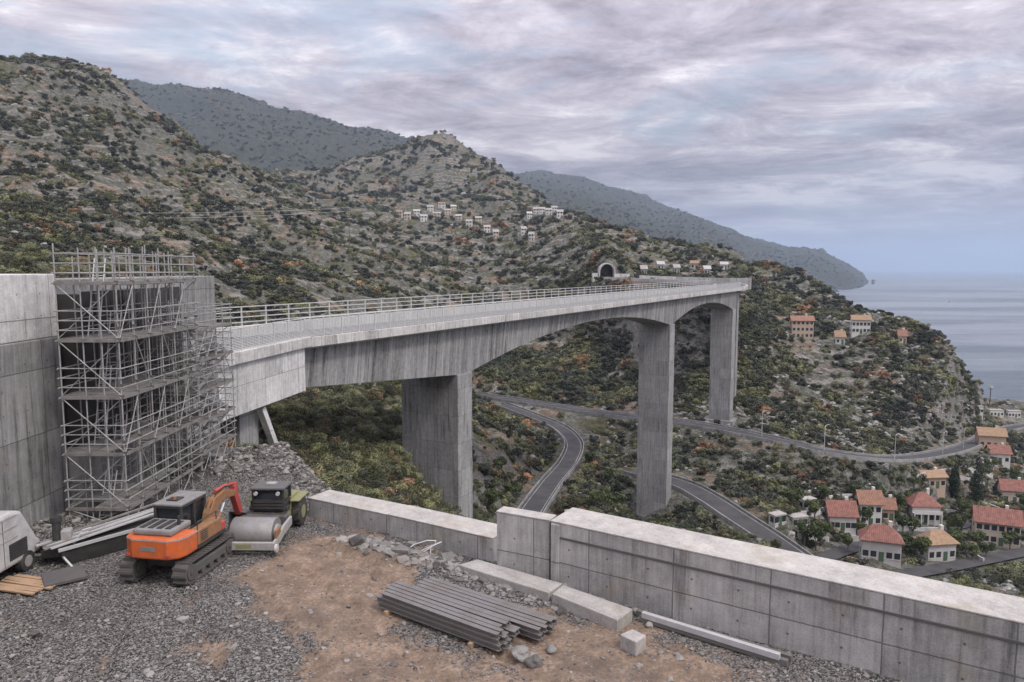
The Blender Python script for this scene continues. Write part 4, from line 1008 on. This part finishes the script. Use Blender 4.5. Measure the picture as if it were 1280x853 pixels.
H(1250,580,28,.7,4.0,-.2,'whitewall','roofred','small white house with red roof below the ochre house', cols=3, rows=1, rh=2.2)
H(1268,631,36,.6,4.6,-.3,'creamwall','roofred','cream house with red roof at the right edge behind the cypresses', cols=3, rows=1, rh=2.4)
H(1168,618,36,.55,3.6,.1,'pinkwall','rooftan','low ochre building on the slope above the hip roofed house', cols=4, rows=1, rh=1.2)
H(1110,655,18,.8,4.0,-.1,'pinkwall','rooforange','narrow pinkish house tucked beside the tall white house', cols=2, rows=1, rh=1.8)
H(1000,664,26,.6,2.6,.25,'greywall','slab','flat roofed grey shed by the dark sloping road', cols=3, rows=1, kind='flat', chimney=False, name='shed')
H(975,660,22,.6,2.4,.45,'greywall','slab','low flat roofed store nearest the second pier', cols=3, rows=1, kind='flat', chimney=False, name='shed')
H(1012,640,22,.6,2.6,.3,'whitewall','slab','flat roofed white outbuilding up the slope from the grey shed', cols=3, rows=1, kind='flat', chimney=False, name='shed')
H(1003,424,32,.5,8.5,-.1,'pinkwall','rooforange','large ochre house of several floors on the ridge right of the third pier', cols=5, rows=3, rh=1.8)
H(1076,421,26,.5,6.5,-.2,'whitewall','rooftan','white house on the crest of the ridge above the sea', cols=5, rows=2, rh=1.6)
H(1050,433,14,.6,4.0,0,'greywall','rooftan','small grey house on the ridge between the ochre and white houses', cols=2, rows=1)
H(1128,430,12,.6,4.0,0,'creamwall','rooforange','small cream house lowest along the ridge towards the sea', cols=2, rows=1)
for k, (px, py, w) in enumerate(((1222,519,16),(1246,521,20),(1268,523,18))):
    H(px, py, w, .4, 3.6, -.1, 'whitewall', 'slab', ('long white shore building nearest the lamp mast', 'middle white shore building on the coast strip', 'white shore building at the right edge of the coast strip')[k], cols=4, rows=1, kind='flat', chimney=False, name='shore_building')
random.seed(3)
for k, (px, py, w) in enumerate(((499,272,8),(509,276,9),(521,270,9),(530,279,10),(538,266,9),(546,273,11),(552,262,10),(560,270,10),(567,265,8),(573,278,9),(586,284,9),(598,280,9),(609,291,9),(620,299,8),(655,296,8),(664,303,8))):
    H(px, py, w, .7, 5.5, random.uniform(-.4, .4), random.choice(['whitewall', 'whitewall', 'creamwall']), random.choice(['greywall', 'rooftan', 'slab', 'slab']) , 'small pale house in the larger hamlet high on the terraced hillside', cols=2, rows=2, rh=1.6, group='houses of the larger hillside hamlet', chimney=False)
for k, (px, py, w) in enumerate(((670,270,8),(678,268,9),(686,271,9),(693,268,8),(700,273,9),(662,274,7))):
    H(px, py, w, .7, 5.5, random.uniform(-.4, .4), 'whitewall', random.choice(['greywall', 'slab']), 'small white house in the smaller hamlet near the right crest of the hill', cols=2, rows=2, rh=1.6, group='houses of the smaller crest hamlet', chimney=False)
for k, (px, py, w) in enumerate(((805,345,9),(826,338,10),(846,342,9),(868,337,11),(884,344,9),(905,340,10))):
    H(px, py, w, .6, 3.6, random.uniform(-.3, .3), random.choice(['whitewall', 'creamwall', 'greywall']), random.choice(['rooftan', 'greywall', 'slab']), 'small pale house on the terraces right of the tunnel mouth', cols=2, rows=1, rh=1.2, group='houses right of the tunnel mouth', chimney=False)

random.seed(13)
for (a, b) in (((985,672),(1035,678)),((1000,648),(1048,640)),((1060,676),(1120,684)),((1112,664),(1178,668)),((1126,692),(1150,688)),((1180,642),(1240,652)),((1205,622),(1250,640)),((1196,600),(1245,612)),((1035,628),(1080,622)),((1125,622),(1150,640)),((1200,690),(1230,706)),((985,628),(1030,612)),((1145,600),(1190,590)),((1205,588),(1240,598))):
    P_ = [hit(a[0] + (b[0] - a[0]) * u / 6, a[1] + (b[1] - a[1]) * u / 6, 100) for u in range(7)]
    tag(rail_wall(P_, 0, .3, random.uniform(.9, 1.6), -2.5).build('garden_wall', M['coping']), 'pale garden terrace wall running between the village houses', 'wall', 'garden terrace walls in the village')
# ------------------------------------------------------------------ street lamps, lamp mast, power line, boat
def lamp(p, h, rz, label):
    r = empty('street_lamp', p, rz, label, 'street lamp')
    MB().tube((0, 0, -2), (0, 0, h), .13, 8, .07).build('pole', M['galv'], r)
    MB().path([(0, 0, h), (.5, 0, h + .25), (1.5, 0, h + .35)], .06).build('arm', M['galv'], r)
    MB().box(1.3, 2.0, -.14, .14, h + .3, h + .42).build('lamp_head', M['lightgrey'], r, bevel=.03)
for i, (px, py, lb) in enumerate(((952,549,'street lamp on the contour road just right of the third pier'),(1030,567,'street lamp on the contour road below the middle of the ridge'),(1118,577,'street lamp on the contour road where it bends below the cliff'),(1178,571,'street lamp on the contour road under the cliff end'),(1204,563,'street lamp on the contour road nearest the ochre house'))):
    p = hit(px, py, 150); lamp(p, 7.5, .6, lb)
p = hit(1237, 509, 300)
ms = empty('light_mast', p, 0, 'tall mast with a round lamp head standing on the shore', 'mast')
MB().tube((0, 0, -3), (0, 0, 11), .35, 10, .22).build('pole', M['darkgrey'], ms)
MB().tube((0, 0, 11), (0, 0, 11.5), .9, 14, 1.3).tube((0, 0, 11.5), (0, 0, 12.4), 1.3, 14, .8).build('lamp_head', M['lightgrey'], ms)
struct(rail_wall([Vector((x, y, SEA_Z)) for x, y in ((278, 470), (300, 462), (330, 452), (365, 440))], 0, 9, 2.2, -3).build('quay', M['coping']))
PL = [PD(-70, 268, 250), PD(436, 262, 455)]
for k, p in enumerate(PL):
    g = terr(p.x, p.y); r = empty('power_pole', (p.x, p.y, g), .9, ('power pole at the left beyond the picture edge', 'thin power pole on the hillside where the two wires end')[k], 'pole')
    MB().tube((0, 0, -1), (0, 0, p.z - g + .6), .22, 8, .14).build('post', M['bark'], r); MB().box(-1.6, 1.6, -.1, .1, p.z - g - .15, p.z - g + .1).build('crossarm', M['bark'], r)
for k, off in enumerate((-1.2, 1.2)):
    pts = []
    for i in range(31):
        u = i / 30; q = PL[0].lerp(PL[1], u); pts.append(q + Vector((0, 0, -8 * 4 * u * (1 - u) * .25 + .15 + off * .9)) + Vector((.8, -.6, 0)) * off)
    tag(MB().path(pts, .10, 4).build('power_line', M['galv']), ('lower thin power line wire crossing the left hillside', 'upper thin power line wire crossing the left hillside')[k], 'wire')
bp = PZ(1187, 378, SEA_Z)
bo = empty('boat', bp, .3, 'tiny white motor boat on the open sea', 'boat')
hull = MB(); n = 9
for i in range(n):
    u = i / (n - 1); x = -6 + 12 * u; w = 2.0 * (1 - max(0, (u - .5) * 2) ** 2.2) + .05
    hull.v += [(x, -w, 1.5 + .6 * u), (x, -w * .6, -.6), (x, w * .6, -.6), (x, w, 1.5 + .6 * u)]
    if i:
        k = 4 * i
        for e in range(4): hull.f.append((k-4+e, k-4+(e+1) % 4, k+(e+1) % 4, k+e))
hull.f += [(0, 1, 2, 3), (35, 34, 33, 32)]
hull.build('hull', M['white'], bo); MB().box(-3, 1.5, -1.3, 1.3, 1.7, 3.8).build('cabin', M['white'], bo, bevel=.2); MB().box(1.505, 1.53, -1.1, 1.1, 2.7, 3.5).build('window', M['glass'], bo)

# ------------------------------------------------------------------ trees
def leaf_cloud(n, lobes, size, seed, squash=1.0, updown=.3):
    rg = np.random.default_rng(seed); L = np.array([l[:3] for l in lobes]); Rr = np.array([l[3] for l in lobes])
    i = rg.choice(len(L), n, p=Rr**2 / (Rr**2).sum()); d = rg.normal(size=(n, 3)); d /= np.linalg.norm(d, axis=1)[:, None]
    rad = Rr[i] * (.55 + .5 * rg.random(n) ** .6); c = L[i] + d * rad[:, None] * np.array([1, 1, squash])
    nr = d + rg.normal(size=(n, 3)) * .55; nr /= np.linalg.norm(nr, axis=1)[:, None]
    a = np.cross(nr, rg.normal(size=(n, 3))); a /= np.linalg.norm(a, axis=1)[:, None]; b = np.cross(nr, a)
    s = size * (.6 + .9 * rg.random(n))[:, None]
    v = np.stack([c - a * s, c - b * s * .55, c + a * s, c + b * s * .55], 1).reshape(-1, 3)
    return v, np.arange(4 * n).reshape(-1, 4)
def np_mesh(name, v, f, mat):
    me = bpy.data.meshes.new(name); me.from_pydata(v.tolist(), [], f.tolist()); me.materials.append(mat); me.update(); return me
def crown_lobes(r, h, n, seed):
    rg = random.Random(seed); return [(rg.gauss(0, .38) * r, rg.gauss(0, .38) * r, h + rg.uniform(-.45, .5) * r, r * rg.uniform(.35, .62)) for _ in range(n)]
TREE_PROTO = []
for k in range(4):
    hgt = 3.6; r = empty('round_tree', (0, 0, -500)); rg = random.Random(k)
    tk = MB(); tk.tube((0, 0, -1.5), (.1, 0, hgt * .55), .22, 7, .14)
    for j in range(4):
        a = j * 1.6 + k; tk.tube((.1, 0, hgt * (.4 + .04 * j)), (math.cos(a) * 1.1, math.sin(a) * 1.1, hgt * .95), .1, 6, .04)
    tk.build('trunk', M['bark'], r)
    v, f = leaf_cloud(900, crown_lobes(1.9, hgt * 1.0, 8, k), .26, k)
    o = bpy.data.objects.new('crown', np_mesh('crown', v, f, M['treeleaf'])); COL.objects.link(o); o.parent = r; TREE_PROTO.append(r)
used = [False] * 4
def tree(p, s, k, label, group):
    global TREE_PROTO
    r = TREE_PROTO[k]
    if used[k]: r = copy_tree(r)
    used[k] = True; r.location = p; r.scale = (s, s, s * random.uniform(.9, 1.15)); r.rotation_euler = (0, 0, random.uniform(0, 6)); tag(r, label, 'tree', group)
random.seed(21)
for (px, py) in ((1068,642),(1120,655),(1128,668),(1140,672),(1075,672),(1202,648),(1214,660),(1192,688),(1208,700),(1140,700),(1060,690),(1032,676),(1018,652),(1256,652),(1100,630),(1135,628),(1030,630),(990,640),(1254,600),(1230,598),(1060,655),(1222,690),(1080,664),(1126,640),(1146,636),(1175,640),(1186,668),(1194,672),(1130,688),(1085,690),(1150,704),(1215,704),(1232,700),(1262,690),(1265,606),(1280,640),(1160,628),(1142,618),(1045,648),(1070,628),(1020,690),(1005,684),(1240,590)):
    tree(hit(px, py, 100), random.uniform(.6, 1.05), random.randrange(4), 'round bushy dark green tree among the village houses', 'trees among the village houses')
for (px, py) in ((612,640),(640,625),(625,600),(745,640),(760,610),(735,585),(770,640)):
    tree(hit(px, py, 60), random.uniform(.6, .95), random.randrange(4), 'round bushy dark green tree on the slope between the first two piers', 'trees between the first two piers')
for (px, py, h, lb) in ((1220,634,16.0,'tall dark cypress, the larger of the pair above the big house'), (1192,628,11.5,'shorter dark cypress, left of the larger one')):
    p = hit(px, py, 120); r = empty('cypress_tree', p, 0, lb, 'tree')
    MB().tube((0, 0, -2), (0, 0, h * .8), .22, 7, .06).build('trunk', M['bark'], r)
    lobes = [(random.gauss(0, .15), random.gauss(0, .15), .8 + (h - 1.2) * j / 11, .25 + 1.15 * math.sin(math.pi * min(1, (j + 1.6) / 12.5)) ** .8) for j in range(12)]
    v, f = leaf_cloud(2200, lobes, .22, int(h * 10), 1.3)
    o = bpy.data.objects.new('crown', np_mesh('crown', v, f, M['cypleaf'])); COL.objects.link(o); o.parent = r

# ------------------------------------------------------------------ scrub, rocks and gravel: uncountable cover
def proto_coll(name, objs):
    c = bpy.data.collections.new(name)
    for o in objs: c.objects.link(o)
    return c
def scatter(name, pts, scl, tint, coll, label, cat):
    me = bpy.data.meshes.new(name); n = len(pts); me.vertices.add(n); me.vertices.foreach_set('co', np.asarray(pts, np.float32).ravel())
    a = me.attributes.new('sc', 'FLOAT_VECTOR', 'POINT'); a.data.foreach_set('vector', np.asarray(scl, np.float32).ravel())
    a = me.attributes.new('rt', 'FLOAT_VECTOR', 'POINT'); rot = np.zeros((n, 3), np.float32); rot[:, 2] = RNG.random(n) * 6.28; rot[:, 0] = RNG.normal(size=n) * .15; rot[:, 1] = RNG.normal(size=n) * .15
    a.data.foreach_set('vector', rot.ravel())
    a = me.attributes.new('tint', 'FLOAT_VECTOR', 'POINT'); a.data.foreach_set('vector', np.asarray(tint, np.float32).ravel())
    a = me.attributes.new('pk', 'INT', 'POINT'); a.data.foreach_set('value', RNG.integers(0, 1000, n).astype(np.int32))
    me.update(); o = bpy.data.objects.new(name, me); COL.objects.link(o); stuff(o, label, cat)
    ng = bpy.data.node_groups.new(name, 'GeometryNodeTree'); ng.interface.new_socket('Geometry', in_out='INPUT', socket_type='NodeSocketGeometry'); ng.interface.new_socket('Geometry', in_out='OUTPUT', socket_type='NodeSocketGeometry')
    N = ng.nodes.new; gi, go = N('NodeGroupInput'), N('NodeGroupOutput'); ci = N('GeometryNodeCollectionInfo'); ci.inputs[0].default_value = coll; ci.inputs[1].default_value = True; ci.inputs[2].default_value = True
    ip = N('GeometryNodeInstanceOnPoints'); ip.inputs['Pick Instance'].default_value = True
    def attr(nm, t): q = N('GeometryNodeInputNamedAttribute'); q.data_type = t; q.inputs['Name'].default_value = nm; return [s for s in q.outputs if s.enabled and s.name == 'Attribute'][0]
    l = ng.links.new; l(gi.outputs[0], ip.inputs['Points']); l(ci.outputs[0], ip.inputs['Instance'])
    l(attr('pk', 'INT'), ip.inputs['Instance Index']); l(attr('sc', 'FLOAT_VECTOR'), ip.inputs['Scale'])
    l(attr('rt', 'FLOAT_VECTOR'), ip.inputs['Rotation']); l(ip.outputs[0], go.inputs[0])
    m = o.modifiers.new('cover', 'NODES'); m.node_group = ng; return o
bush = []
for k in range(6):
    v, f = leaf_cloud(330, crown_lobes(1.0, .45, 7, 50 + k), .17, 60 + k, .8); v[:, 2] = np.maximum(v[:, 2], -.3)
    bush.append(bpy.data.objects.new('bush', np_mesh('bush', v, f, M['leaf'])))
bushn = []
for k in range(4):
    v, f = leaf_cloud(1500, crown_lobes(1.0, .5, 10, 80 + k), .08, 90 + k, .85); v[:, 2] = np.maximum(v[:, 2], -.3)
    bushn.append(bpy.data.objects.new('bush', np_mesh('bush', v, f, M['leaf'])))
def rock_obj(k, mat, sub=2):
    bm = bmesh.new(); bmesh.ops.create_icosphere(bm, subdivisions=sub, radius=1)
    for v in bm.verts:
        n = mnoise.noise(v.co * 1.3 + Vector((k * 9.1, 3, 0))); v.co *= 1 + .55 * n
        for ax in range(3): v.co[ax] = v.co[ax] * .6 + .4 * round(v.co[ax] * 2.2) / 2.2
        v.co.z *= .7
    me_ = bpy.data.meshes.new('rock'); bm.to_mesh(me_); bm.free(); me_.materials.append(mat); return bpy.data.objects.new('rock', me_)
C_far = proto_coll('bush_kinds', bush); C_near = proto_coll('near_bush_kinds', bushn)
C_rock = proto_coll('rock_kinds', [rock_obj(k, M['rock']) for k in range(5)]); C_stone = proto_coll('stone_kinds', [rock_obj(k + 20, M['stone'], 1) for k in range(6)])

def sample_hill(N, d0, d1, t0=-.95, t1=.98, dmin=.06):
    t = RNG.uniform(t0, t1, N); l = RNG.uniform(math.log(d0), math.log(d1), N); y = np.exp(l); x = t * y
    a = (t - tt[0]) / (tt[1] - tt[0]); b = (l - ly[0]) / (ly[1] - ly[0]); i = np.clip(a.astype(int), 0, NT_-2); j = np.clip(b.astype(int), 0, NY-2); a = a - i; b = b - j
    z = (Zg[i, j]*(1-a)+Zg[i+1, j]*a)*(1-b) + (Zg[i, j+1]*(1-a)+Zg[i+1, j+1]*a)*b
    rd = np.minimum(roaddist[i, j], np.minimum(roaddist[i+1, j], roaddist[i, j+1]))
    e0 = (z - CAM_Z) / y
    ok = (z > SEA_Z + 2.0) & (rd > 2.2)
    # keep clear of the platform
    wall_y = np.interp(x, [-40, -20, -12.3, -9.4, -7.6, -.5, 1.2, 10.4, 19, 40], [44, 43, 39.5, 33, 30, 26, 24.5, 19, 13, 0]); ok &= y > wall_y
    for s in (0, 1): pass
    for (hx, hy, hr) in HOUSES: ok &= (np.hypot(x - hx, y - hy) > hr + .8)
    # piers and deck beams
    rel = np.stack([x - B0.x, y - B0.y], -1); S = rel @ np.array([BD.x, BD.y]); W = -(rel @ np.array([BN.x, BN.y]))
    for c in (c1, c2, c3): ok &= ~((np.abs(S - c) < 4.5) & (W > -2) & (W < 12))
    ok &= ~((S < 5) & (S > -26) & (W > -3) & (W < 14) & (z > -3.5))
    ok &= ~((S > -5) & (S < S_END + 60) & (W > -3) & (W < 13) & (z > -6))
    slope = np.abs(Zg[i, j+1] - Zg[i, j]) / (Yg[i, j+1] - Yg[i, j]); ok &= RNG.random(N) < np.where((t < .36) & (y > 250) & (y < 380), 1, np.clip(1.75 - 1.15 * slope, .3, 1)); ok &= (z > -68) | (RNG.random(N) < .2)
    n2 = pnoise(x / 37 + 5, y / 37, 61) + .6 * pnoise(x / 13, y / 13, 62); dens = np.clip(.52 + 1.3 * n2, dmin, 1)
    vil = (t > .36) & (y > 120) & (y < 235); dens = np.where(vil, np.clip(dens * 1.3, .45, 1), dens)
    ok &= RNG.random(N) < dens
    return x[ok], y[ok], z[ok]
def tints(x, y):
    u, v = x / y, np.log(y)
    a = np.clip(.25 + 1.5 * (pnoise(u * 17 + 3, v * 17, 71) + .5 * pnoise(u * 60, v * 60, 72)), 0, 1)
    d = np.clip(2.6 * (pnoise(u * 21 + 9, v * 21 + 4, 73) + .6 * pnoise(u * 55, v * 55, 74) - .30), 0, 1)
    a = np.where(y < 140, np.clip(a + .2, 0, 1), a)
    return np.stack([a, d, np.zeros_like(a)], -1)
A_ = [sample_hill(17000, 30, 150, dmin=.3), sample_hill(5000, 38, 110, -.36, .05, .8)]; x, y, z = (np.concatenate([q[i] for q in A_]) for i in range(3)); s = (.33 + .0042 * y) * np.minimum(np.exp(RNG.normal(size=len(x)) * .45), 1.6)
scatter('near_scrub', np.stack([x, y, z], -1), np.stack([s, s, s * .85], -1), tints(x, y), C_near, 'dense low scrub covering the near valley slopes', 'scrub')
A_ = [sample_hill(92000, 140, 1500), sample_hill(60000, 1500, 5600), sample_hill(15000, 255, 380, -.05, .36), sample_hill(4500, 255, 420, .3, .75)]
x, y, z = (np.concatenate([q[i] for q in A_]) for i in range(3)); s = np.minimum(.40 + .0022 * y, 2.6 + .0004 * y) * np.minimum(np.exp(RNG.normal(size=len(x)) * .6), 1.65)
scatter('hillside_scrub', np.stack([x, y, z + .1 * s], -1), np.stack([s, s, s * .9], -1), tints(x, y), C_far, 'grey-green scrub and small trees covering the hillsides', 'scrub')
A_ = [sample_hill(17000, 45, 1300), sample_hill(2500, 40, 110, -.36, .05, .6), sample_hill(6000, 215, 400, .2, .75)]; x, y, z = (np.concatenate([q[i] for q in A_]) for i in range(3)); s = np.minimum((.16 + .0016 * y) * np.exp(RNG.normal(size=len(x)) * .5), .35 + .0022 * y)
scatter('hillside_rocks', np.stack([x, y, z + .15 * s], -1), np.stack([s * 1.2, s, s], -1), np.zeros((len(x), 3)), C_rock, 'pale rocks scattered over the hillsides', 'rocks')
# gravel
N = 26000; px_ = RNG.uniform(-30, 1100, N); py_ = RNG.uniform(640, 880, N); P = []
for a, b in zip(px_, py_):
    v = PZ(a, b, 0)
    if v.y < 41 and -31 < v.x < 34:
        i = int((v.x + 31) / .13); j = int((v.y + 8) / .13)
        if out[i, j] <= .4 and not (out[i, j] > 0) and RNG.random() < 1.05 - .75 * dirt[i, j]: P.append((v.x, v.y, gz[i, j]))
P = np.array(P); s = .017 * np.exp(RNG.normal(size=len(P)) * .6)
scatter('gravel', P, np.stack([s * 1.2, s, s], -1), np.zeros((len(P), 3)), C_stone, 'loose grey gravel spread over the building site', 'gravel')
# rubble on the heaps and beyond the platform edge
P = []
for _ in range(9000):
    a, b = RNG.uniform(-17, -7), RNG.uniform(23, 42); i = int((a + 31) / .13); j = int((b + 8) / .13)
    if out[i, j] < 5 and (out[i, j] > 0 or gz[i, j] > .22): P.append((a, b, gz[i, j]))
for _ in range(1800):
    u = RNG.random(); a = -5.6 + 8 * u + RNG.normal() * .3; b = 24.3 - 4.9 * u + RNG.normal() * .35; i = int((a + 31) / .13); j = int((b + 8) / .13)
    if out[i, j] == 0: P.append((a, b, gz[i, j]))
P = np.array(P); s = .055 * np.exp(RNG.normal(size=len(P)) * .6)
scatter('rubble', P, np.stack([s * 1.3, s, s], -1), np.zeros((len(P), 3)), C_stone, 'grey broken rubble heaped below the scaffold and along the walls', 'rubble')

# ------------------------------------------------------------------ haze, sky, sun, camera
g = NT('haze_air'); g.t.nodes.remove(g.b)
pv = g.n('ShaderNodeVolumePrincipled'); pv.inputs['Color'].default_value = (.56, .70, .88, 1); pv.inputs['Density'].default_value = .95e-4; pv.inputs['Anisotropy'].default_value = .2
g.l(pv.outputs[0], g.out.inputs['Volume'])
mb = MB().box(-7000, 25000, -120, 31000, -130, 820); hz = mb.build('haze', g.m); stuff(hz)

w = bpy.data.worlds.new('World'); scene.world = w; w.use_nodes = True; t = w.node_tree; t.nodes.clear()
def wn(typ, **kw):
    nd = t.nodes.new(typ)
    for k, v in kw.items(): setattr(nd, k, v)
    return nd
def wm(op, a, b=0.0):
    nd = wn('ShaderNodeMath', operation=op)
    for s, x in zip(nd.inputs, (a, b)):
        if isinstance(x, (int, float)): s.default_value = x
        else: t.links.new(x, s)
    return nd.outputs[0]
SUN_EL, SUN_AZ = R(52), R(128)          # azimuth clockwise from +y: from behind, right
sky = wn('ShaderNodeTexSky', sky_type='NISHITA', sun_disc=False, sun_elevation=SUN_EL, sun_rotation=SUN_AZ, air_density=1.2, dust_density=1.5)
tc = wn('ShaderNodeTexCoord'); sx = wn('ShaderNodeSeparateXYZ'); t.links.new(tc.outputs['Generated'], sx.inputs[0])
zc = wm('ADD', wm('MAXIMUM', sx.outputs[2], 0.0), .10)
cv = wn('ShaderNodeCombineXYZ'); t.links.new(wm('DIVIDE', sx.outputs[0], zc), cv.inputs[0]); t.links.new(wm('DIVIDE', sx.outputs[1], zc), cv.inputs[1])
def wnoise(sc, det, rough, dist=0, off=0):
    mp = wn('ShaderNodeMapping'); t.links.new(cv.outputs[0], mp.inputs[0]); mp.inputs['Location'].default_value = (off, off * .7, off * 1.3); mp.inputs['Scale'].default_value = (1, 1.25, 1)
    nd = wn('ShaderNodeTexNoise'); t.links.new(mp.outputs[0], nd.inputs['Vector']); nd.inputs['Scale'].default_value = sc; nd.inputs['Detail'].default_value = det; nd.inputs['Roughness'].default_value = rough; nd.inputs['Distortion'].default_value = dist
    return nd.outputs['Fac']
def wramp(f, stops):
    nd = wn('ShaderNodeValToRGB'); t.links.new(f, nd.inputs[0]); e = nd.color_ramp
    while len(e.elements) < len(stops): e.elements.new(.5)
    for el, (p, c) in zip(e.elements, stops): el.position = p; el.color = (*c, 1) if isinstance(c, tuple) else (c, c, c, 1)
    return nd.outputs[0]
def wmix(f, a, b, blend='MIX'):
    nd = wn('ShaderNodeMix', data_type='RGBA', blend_type=blend)
    if isinstance(f, (int, float)): nd.inputs['Factor'].default_value = f
    else: t.links.new(f, nd.inputs['Factor'])
    for s, x in ((nd.inputs['A'], a), (nd.inputs['B'], b)):
        if isinstance(x, tuple): s.default_value = (*x, 1)
        else: t.links.new(x, s)
    return nd.outputs['Result']
n1 = wnoise(.62, 9, .68, .3, 3.0); n2 = wnoise(1.7, 9, .7, .5, 8.0)
cl = wramp(wm('ADD', wm('MULTIPLY', n1, .55), wm('MULTIPLY', n2, .45)), [(.385, (2.3, 2.05, 2.45)), (.445, (3.5, 3.15, 3.65)), (.51, (5.1, 4.65, 5.15)), (.575, (7.8, 7.3, 7.5))])
gap = wramp(wnoise(.9, 6, .6, .3, 17.0), [(.52, 0.0), (.66, .75)])
skyb = wmix(1.0, sky.outputs[0], (1.0, 1.0, 1.0), 'MULTIPLY')
c1_ = wmix(gap, cl, wmix(.6, skyb, (2.9, 3.6, 4.4)))
zen = wm('ADD', .80, wm('MULTIPLY', wm('MAXIMUM', wm('SUBTRACT', sx.outputs[2], .12), 0.0), 3.4))     # overcast: brighter overhead
sc_ = wn('ShaderNodeVectorMath', operation='SCALE'); t.links.new(c1_, sc_.inputs[0]); t.links.new(zen, sc_.inputs['Scale'])
hzn = wramp(sx.outputs[2], [(.0, 1.0), (.085, 0.0)])
c2_ = wmix(wm('MULTIPLY', hzn, .55), sc_.outputs[0], (4.6, 4.55, 4.95))
bg = wn('ShaderNodeBackground'); bg.inputs['Strength'].default_value = .1; t.links.new(c2_, bg.inputs[0])
wo = wn('ShaderNodeOutputWorld'); t.links.new(bg.outputs[0], wo.inputs[0])

sl = bpy.data.lights.new('sun', 'SUN'); sl.energy = 1.5; sl.angle = R(10); sl.color = (1, .96, .90)
so = bpy.data.objects.new('sun', sl); COL.objects.link(so)
sdir = Vector((math.sin(SUN_AZ) * math.cos(SUN_EL), math.cos(SUN_AZ) * math.cos(SUN_EL), math.sin(SUN_EL)))
so.rotation_euler = sdir.to_track_quat('Z', 'Y').to_euler(); so.location = (20, -20, 60)

cd = bpy.data.cameras.new('camera'); cam = bpy.data.objects.new('camera', cd); COL.objects.link(cam)
cam.location = (0, 0, CAM_Z); cam.rotation_euler = (math.pi / 2 - PITCH, 0, 0)
cd.sensor_width = 36; cd.lens = 36 * FPX / 1280; cd.clip_start = .1; cd.clip_end = 60000; scene.camera = cam
vs2 = scene.view_settings; vs2.view_transform = 'Standard'; vs2.look = 'None'; vs2.gamma = 1.0; vs2.exposure = .3; vs2.use_curve_mapping = False
scene.render.engine = 'CYCLES'; cy = scene.cycles
cy.max_bounces = 5; cy.diffuse_bounces = 3; cy.glossy_bounces = 2; cy.volume_bounces = 1; cy.use_denoising = True; cy.use_adaptive_sampling = True; cy.adaptive_threshold = .02
